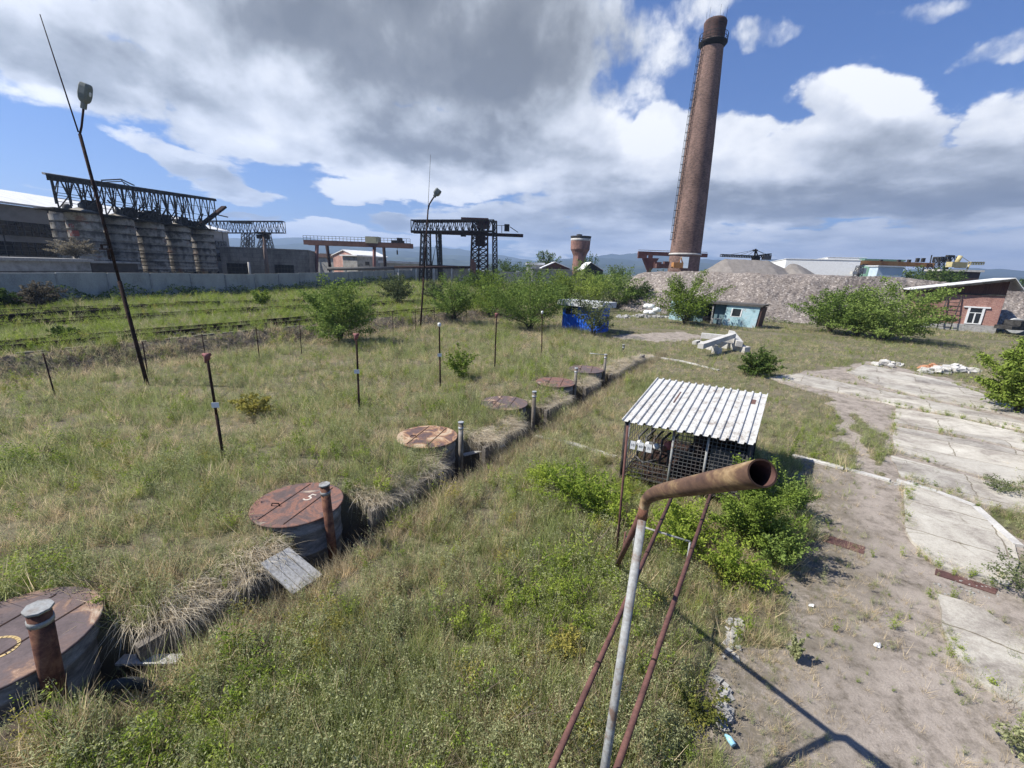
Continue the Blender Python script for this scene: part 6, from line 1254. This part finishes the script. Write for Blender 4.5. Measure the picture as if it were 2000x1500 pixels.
# ================================================================== GRASS (uncountable ground cover)
def tuft(kind, seed):
    r_ = np.random.default_rng(seed)
    if kind in 'GD':
        n = 20 if kind == 'G' else 17; base = np.c_[r_.normal(0, .05, (n, 2)), np.full(n, -.02)]; an = r_.uniform(0, 2*np.pi, n); lean = r_.uniform(.1, .75 if kind == 'G' else 1.0, n); L = r_.uniform(.12, .34, n)
        tip = base+np.c_[np.cos(an)*lean*L, np.sin(an)*lean*L, L*np.sqrt(np.maximum(.2, 1-.5*lean**2))]
        return blades_mesh('tuft', base, tip, np.full(n, .0065 if kind == 'G' else .006), GR_G if kind == 'G' else GR_D, .35 if kind == 'G' else .5, 3)
    if kind == 'S':
        n = 16; base = np.c_[r_.normal(0, .03, (n, 2)), r_.uniform(0, .2, n)]; an = r_.uniform(0, 6.28, n); L = r_.uniform(.1, .25, n); tip = base+np.c_[np.cos(an)*L*.7, np.sin(an)*L*.7, L*.8]
        return blades_mesh('tuft', base, tip, np.full(n, .006), GR_S, .3, 2)
    ns = {'W': 6, 'B': 6, 'Y': 5}[kind]; C = []
    for k in range(ns):
        an = r_.uniform(0, 6.28); L = r_.uniform(.12, .34); le = r_.uniform(.1, .6); m_ = 34; ts = r_.uniform(.15, 1, m_) if kind != 'Y' else r_.uniform(.5, 1, m_)
        C.append(np.c_[np.cos(an)*le*L*ts, np.sin(an)*le*L*ts, L*ts]+r_.normal(0, .022, (m_, 3)))
    C = np.concatenate(C); o = quads_mesh('tuft', C, {'W': .02, 'B': .028, 'Y': .024}[kind], .4, {'W': GR_W, 'B': GR_B, 'Y': GR_Y}[kind]); me = o.data; bpy.data.objects.remove(o); return me
KN = {'G': 'green_grass', 'D': 'dry_grass', 'W': 'grey_weeds', 'B': 'green_weeds', 'Y': 'yellow_weeds', 'S': 'brown_stalks'}
KL = {'G': 'green grass growing over the basin and the railway yard', 'D': 'dry straw coloured grass mixed through the field', 'W': 'grey green low weeds all over the field', 'B': 'fresh green low weeds in patches', 'Y': 'yellow flowering low weeds in patches', 'S': 'brown dead weed stalks scattered in the grass'}
PTS = {k: [] for k in KN}
SLW = [pxpoly(s_) for s_ in SLABS]
FOOT = [[tuple(kp(a, b, 0).xy) for a, b in ((0, 0), (1, 0), (1, 2.3), (0, 2.3))], [tuple(hp(a, b, 0).xy) for a, b in ((0, 0), (1, 0), (1, 6), (0, 6))], [tuple(cab(a, b, 0).xy) for a, b in ((.3, .3), (1, .3), (1, .95), (.3, .95))]]
fw = [tuple(ws.xy), tuple(w0.xy), tuple(w1.xy), tuple(w2.xy), tuple(far)]
def beyond_fence(x, y):
    if y > 100: return True
    xs_ = [p[0] for p in fw]; ys_ = [p[1] for p in fw]; return x < np.interp(y, ys_, xs_)+.1
def nz2(x, y, s, o): return mnoise.noise((x*s, y*s, o))
N = 200000; cnt = 0
rm = 1.8; RM = 112.
while cnt < N:
    uu = rng.random(); r_ = (rm**.6+uu*(RM**.6-rm**.6))**(1/.6); a = rng.uniform(-1.13, 1.13); x, y = r_*math.sin(a), r_*math.cos(a); cnt += 1
    s_, p_ = sp(x, y); keep = 1.
    big = nz2(x, y, .12, 1); mid = nz2(x, y, .42, 5); fine = nz2(x, y, 1.3, 9)
    if beyond_fence(x, y): continue
    if x > 4 and r_ > (56 if math.degrees(math.atan2(x, y)) < 38 else 68) and math.degrees(math.atan2(x, y)) > 12: continue
    if pw(s_)-.06 < p_ < PT-.05 and -3 < s_ < 24: keep = .12 if min(abs(s_-q) for q in SWT) < 1. else .85
    if any((x-c.x)**2+(y-c.y)**2 < .64 for c in TANKS): continue
    road = False; slab_ = False
    if x > 1.5 and y < 40:
        if soilmask(x, y) > .5: road = True; keep = .06+.9*max(0, fine-.1)*sstep(2.2, .2, nz2(x, y, .2, 50)+(x-2.5)*.4)+.25*max(0, mid-.1)+.38*edge_dirt(x, y)
        if any(inpoly(x, y, q) for q in SLW): keep = .015+.12*max(0, fine-.3)
    if keep < 1 and rng.random() > keep: continue
    if any(inpoly(x, y, q) for q in FOOT): continue
    if fine < -.08 and mid < .1 and rng.random() < .5: continue
    yard = p_ < -18.5
    t_ = rng.random(); k = 'D'
    g_ = .44+.4*mid+.25*big; d_ = .38-.4*mid+.2*fine-.15*big; w_ = .24+.2*nz2(x, y, .3, 20); b_ = max(.01, .55*nz2(x, y, .5, 30)-.05); y_ = max(.006, .32*nz2(x, y, .55, 40)-.10); s2 = .05+.06*fine
    if yard: g_ += .3; d_ -= .2; b_ += .3; w_ -= .12; y_ += .03
    if road: g_ *= .5; d_ += .25
    if x > 6 and not yard: d_ += .05; s2 += .04; w_ += .1
    if p_ < -15.5 and p_ > -19: d_ += .5; s2 += .15; g_ *= .3
    ws_ = [max(0, v_) for v_ in (g_, d_, w_, b_, y_, s2)]; tot = sum(ws_); t_ *= tot
    for kk, v_ in zip('GDWBYS', ws_):
        t_ -= v_
        if t_ <= 0: k = kk; break
    sc_ = .9*(.55+.95*rng.random()**2)*(1+r_/(75 if x < 6 else 160))*(.72 if x > 7 and y > 12 else 1.)*(1+.45*mid+.3*fine)
    if road: sc_ *= .45
    if PT < p_ < PT+.35: sc_ *= 1.1; k = 'D' if rng.random() < .6 else k
    PTS[k].append((x, y, gz(x, y), sc_, rng.uniform(0, 6.283), rng.normal(0, .12), rng.normal(0, .12)))
def scatter(name, label, kind, pts, nvar=3):
    coll = bpy.data.collections.new('tufts_'+name)
    for s_ in range(nvar):
        o = bpy.data.objects.new('tuft_%s_%d' % (name, s_), tuft(kind, 10*s_+ord(kind))); coll.objects.link(o)
    A_ = np.array(pts, dtype=np.float32); n = len(A_)
    me = bpy.data.meshes.new(name); me.vertices.add(n); me.vertices.foreach_set('co', A_[:, :3].ravel())
    at_ = me.attributes.new('scl', 'FLOAT', 'POINT'); at_.data.foreach_set('value', A_[:, 3].copy())
    at_ = me.attributes.new('rot', 'FLOAT_VECTOR', 'POINT'); at_.data.foreach_set('vector', np.c_[A_[:, 5], A_[:, 6], A_[:, 4]].astype(np.float32).ravel())
    o = bpy.data.objects.new(name, me); COL.objects.link(o); o['kind'] = 'stuff'; o['label'] = label; o['category'] = 'grass'
    ng = bpy.data.node_groups.new('scatter_'+name, 'GeometryNodeTree'); ng.interface.new_socket('Geometry', in_out='INPUT', socket_type='NodeSocketGeometry'); ng.interface.new_socket('Geometry', in_out='OUTPUT', socket_type='NodeSocketGeometry')
    gi = ng.nodes.new('NodeGroupInput'); go = ng.nodes.new('NodeGroupOutput'); ip = ng.nodes.new('GeometryNodeInstanceOnPoints'); ci = ng.nodes.new('GeometryNodeCollectionInfo')
    ci.inputs['Collection'].default_value = coll; ci.inputs['Separate Children'].default_value = True; ci.inputs['Reset Children'].default_value = True
    ip.inputs['Pick Instance'].default_value = True
    a1_ = ng.nodes.new('GeometryNodeInputNamedAttribute'); a1_.data_type = 'FLOAT'; a1_.inputs[0].default_value = 'scl'
    a2_ = ng.nodes.new('GeometryNodeInputNamedAttribute'); a2_.data_type = 'FLOAT_VECTOR'; a2_.inputs[0].default_value = 'rot'
    L = ng.links.new; L(gi.outputs[0], ip.inputs['Points']); L(ci.outputs[0], ip.inputs['Instance']); L(a1_.outputs[0], ip.inputs['Scale']); L(a2_.outputs[0], ip.inputs['Rotation']); L(ip.outputs[0], go.inputs[0])
    md = o.modifiers.new('scatter', 'NODES'); md.node_group = ng
for q in SLW:                       # weeds in the joints around the slabs
    for i in range(len(q)):
        a, b = Vector(q[i]), Vector(q[(i+1) % len(q)]); L_ = (b-a).length
        for k in range(int(L_*26)):
            c_ = a.lerp(b, random.random()); 
            if mnoise.noise((c_.x*.8, c_.y*.8, 13)) < -.02: continue
            x, y = c_.x+random.gauss(0, .07), c_.y+random.gauss(0, .07); PTS[random.choice('GDDWB')].append((x, y, gz(x, y), random.uniform(.25, .8), random.uniform(0, 6.28), 0., 0.))
for k in KN:
    if PTS[k]: scatter(KN[k], KL[k], k, PTS[k])
# dry grass hanging over the trench wall, and dry grass on the far bank, straw on the trench lip
n = 30000; S_ = rng.uniform(-2.9, 26, n); ok = np.ones(n, bool)
for s_ in SW: ok &= np.abs(S_-s_-.1) > .80
S_ = S_[ok]; n = len(S_); clump = np.array([max(.25, .72+.9*mnoise.noise((s_*1.5, 2, 0))+.5*mnoise.noise((s_*5, 6, 0))) for s_ in S_]); pp_ = np.array([pw(s_) for s_ in S_])-np.abs(rng.normal(0, .34, n))+.05; ex = rng.uniform(.06, .42, n)*clump; L = rng.uniform(.2, .72, n)*clump
bx = T0.x+TD.x*S_+TN.x*pp_; by = T0.y+TD.y*S_+TN.y*pp_; base = np.c_[bx, by, np.array([gz(a_, b_) for a_, b_ in zip(bx-TN.x*.06, by-TN.y*.06)])]; js = rng.normal(0, .19, n)+.12*np.array([mnoise.noise((s_*3.3, 11, 0)) for s_ in S_])
tip = base+np.c_[TN.x*(ex+.1)+TD.x*js, TN.y*(ex+.1)+TD.y*js, .24*clump+rng.normal(0, .05, n)]
me = blades_mesh('hanging_grass', base, tip, np.full(n, .009), leafmat('hanging_straw', [(.30, .25, .18), (.54, .47, .35), (.78, .70, .55)], .5), .1, 5, ((L+.1)*rng.uniform(.35, 1.1, n))[:, None])
o = bpy.data.objects.new('hanging_grass', me); COL.objects.link(o); o['kind'] = 'stuff'; o['label'] = 'dry bleached grass hanging over the trench wall like hair'; o['category'] = 'grass'
n = 11000; S_ = rng.uniform(-3, 27, n); pp_ = rng.uniform(PT-.1, PT+.25, n); L = rng.uniform(.15, .4, n); an = rng.uniform(0, 6.28, n)
bx = T0.x+TD.x*S_+TN.x*pp_; by = T0.y+TD.y*S_+TN.y*pp_; base = np.c_[bx, by, np.full(n, -.02)]; tip = base+np.c_[np.cos(an)*L*.6+TN.x*-.1, np.sin(an)*L*.6-TN.y*.1, L*.7]
me = blades_mesh('lip_grass', base, tip, np.full(n, .009), leafmat('lip_straw', [(.24, .20, .12), (.44, .385, .26), (.66, .60, .44)], .4), .4, 3); o = bpy.data.objects.new('lip_grass', me); COL.objects.link(o); o['kind'] = 'stuff'; o['label'] = 'straw coloured grass along the outer lip of the trench'; o['category'] = 'grass'
n = 26000; S_ = rng.uniform(-8, 42, n); clump = np.array([.7+.8*mnoise.noise((s_*.9, 7, 0)) for s_ in S_]); pp_ = -rng.uniform(17.0, 19.0, n); L = rng.uniform(.25, .6, n)*clump; an = rng.normal(0, .7, n)
bx = T0.x+TD.x*S_+TN.x*pp_; by = T0.y+TD.y*S_+TN.y*pp_; bz = np.array([gz(a, b) for a, b in zip(bx, by)]); base = np.c_[bx, by, bz]
tip = base+np.c_[(TN.x*np.cos(an)+TD.x*np.sin(an))*L*.7, (TN.y*np.cos(an)+TD.y*np.sin(an))*L*.7, L*.45]
me = blades_mesh('bank_grass', base, tip, np.full(n, .02), leafmat('bank_straw', [(.09, .07, .068), (.18, .15, .14), (.34, .30, .25)], .2), .2, 3, (L*.5)[:, None]); o = bpy.data.objects.new('bank_grass', me); COL.objects.link(o); o['kind'] = 'stuff'; o['label'] = 'greyish dry grass matted over the far bank of the basin'; o['category'] = 'grass'
# undergrowth along the fence and bank foot
C = []
for a, b in zip(fw, fw[1:]):
    a, b = Vector(a), Vector(b); m_ = int((b-a).length*110); t_ = rng.random(m_); dd = (b-a).normalized(); nn_ = Vector((dd.y, -dd.x)); off = np.abs(rng.normal(0, .8, m_))+.2
    X_ = a.x+(b.x-a.x)*t_+nn_.x*off; Y_ = a.y+(b.y-a.y)*t_+nn_.y*off; hh_ = np.array([max(.2, 1.0+1.1*mnoise.noise((x_*.35, y_*.35, 3))) for x_, y_ in zip(X_, Y_)])
    C.append(np.c_[X_, Y_, np.array([gz(x_, y_) for x_, y_ in zip(X_, Y_)])+rng.random(m_)*hh_])
o = quads_mesh('undergrowth', np.concatenate(C), .20, .5, ELMD); o['kind'] = 'stuff'; o['label'] = 'dark weeds along the foot of the concrete fence'; o['category'] = 'undergrowth'
C = []
for k in range(5200):
    u = random.uniform(1215, 1990); dirn = ray(u, 545); dn = Vector((dirn.x, dirn.y, 0)).normalized(); dt = np.interp(u, [1190, 1300, 1500, 1650, 1800, 2080], [60, 57, 57, 60, 66, 76])
    cl = max(0, .25+1.0*mnoise.noise((u*.02, 4, 1))); q = dn*(dt+random.gauss(-.6, .9)); C.append((q.x, q.y, random.random()**1.5*1.3*cl))
o = quads_mesh('undergrowth', np.array(C), .18, .5, ELMG); o['kind'] = 'stuff'; o['label'] = 'scrubby weeds along the foot of the gravel bank'; o['category'] = 'undergrowth'
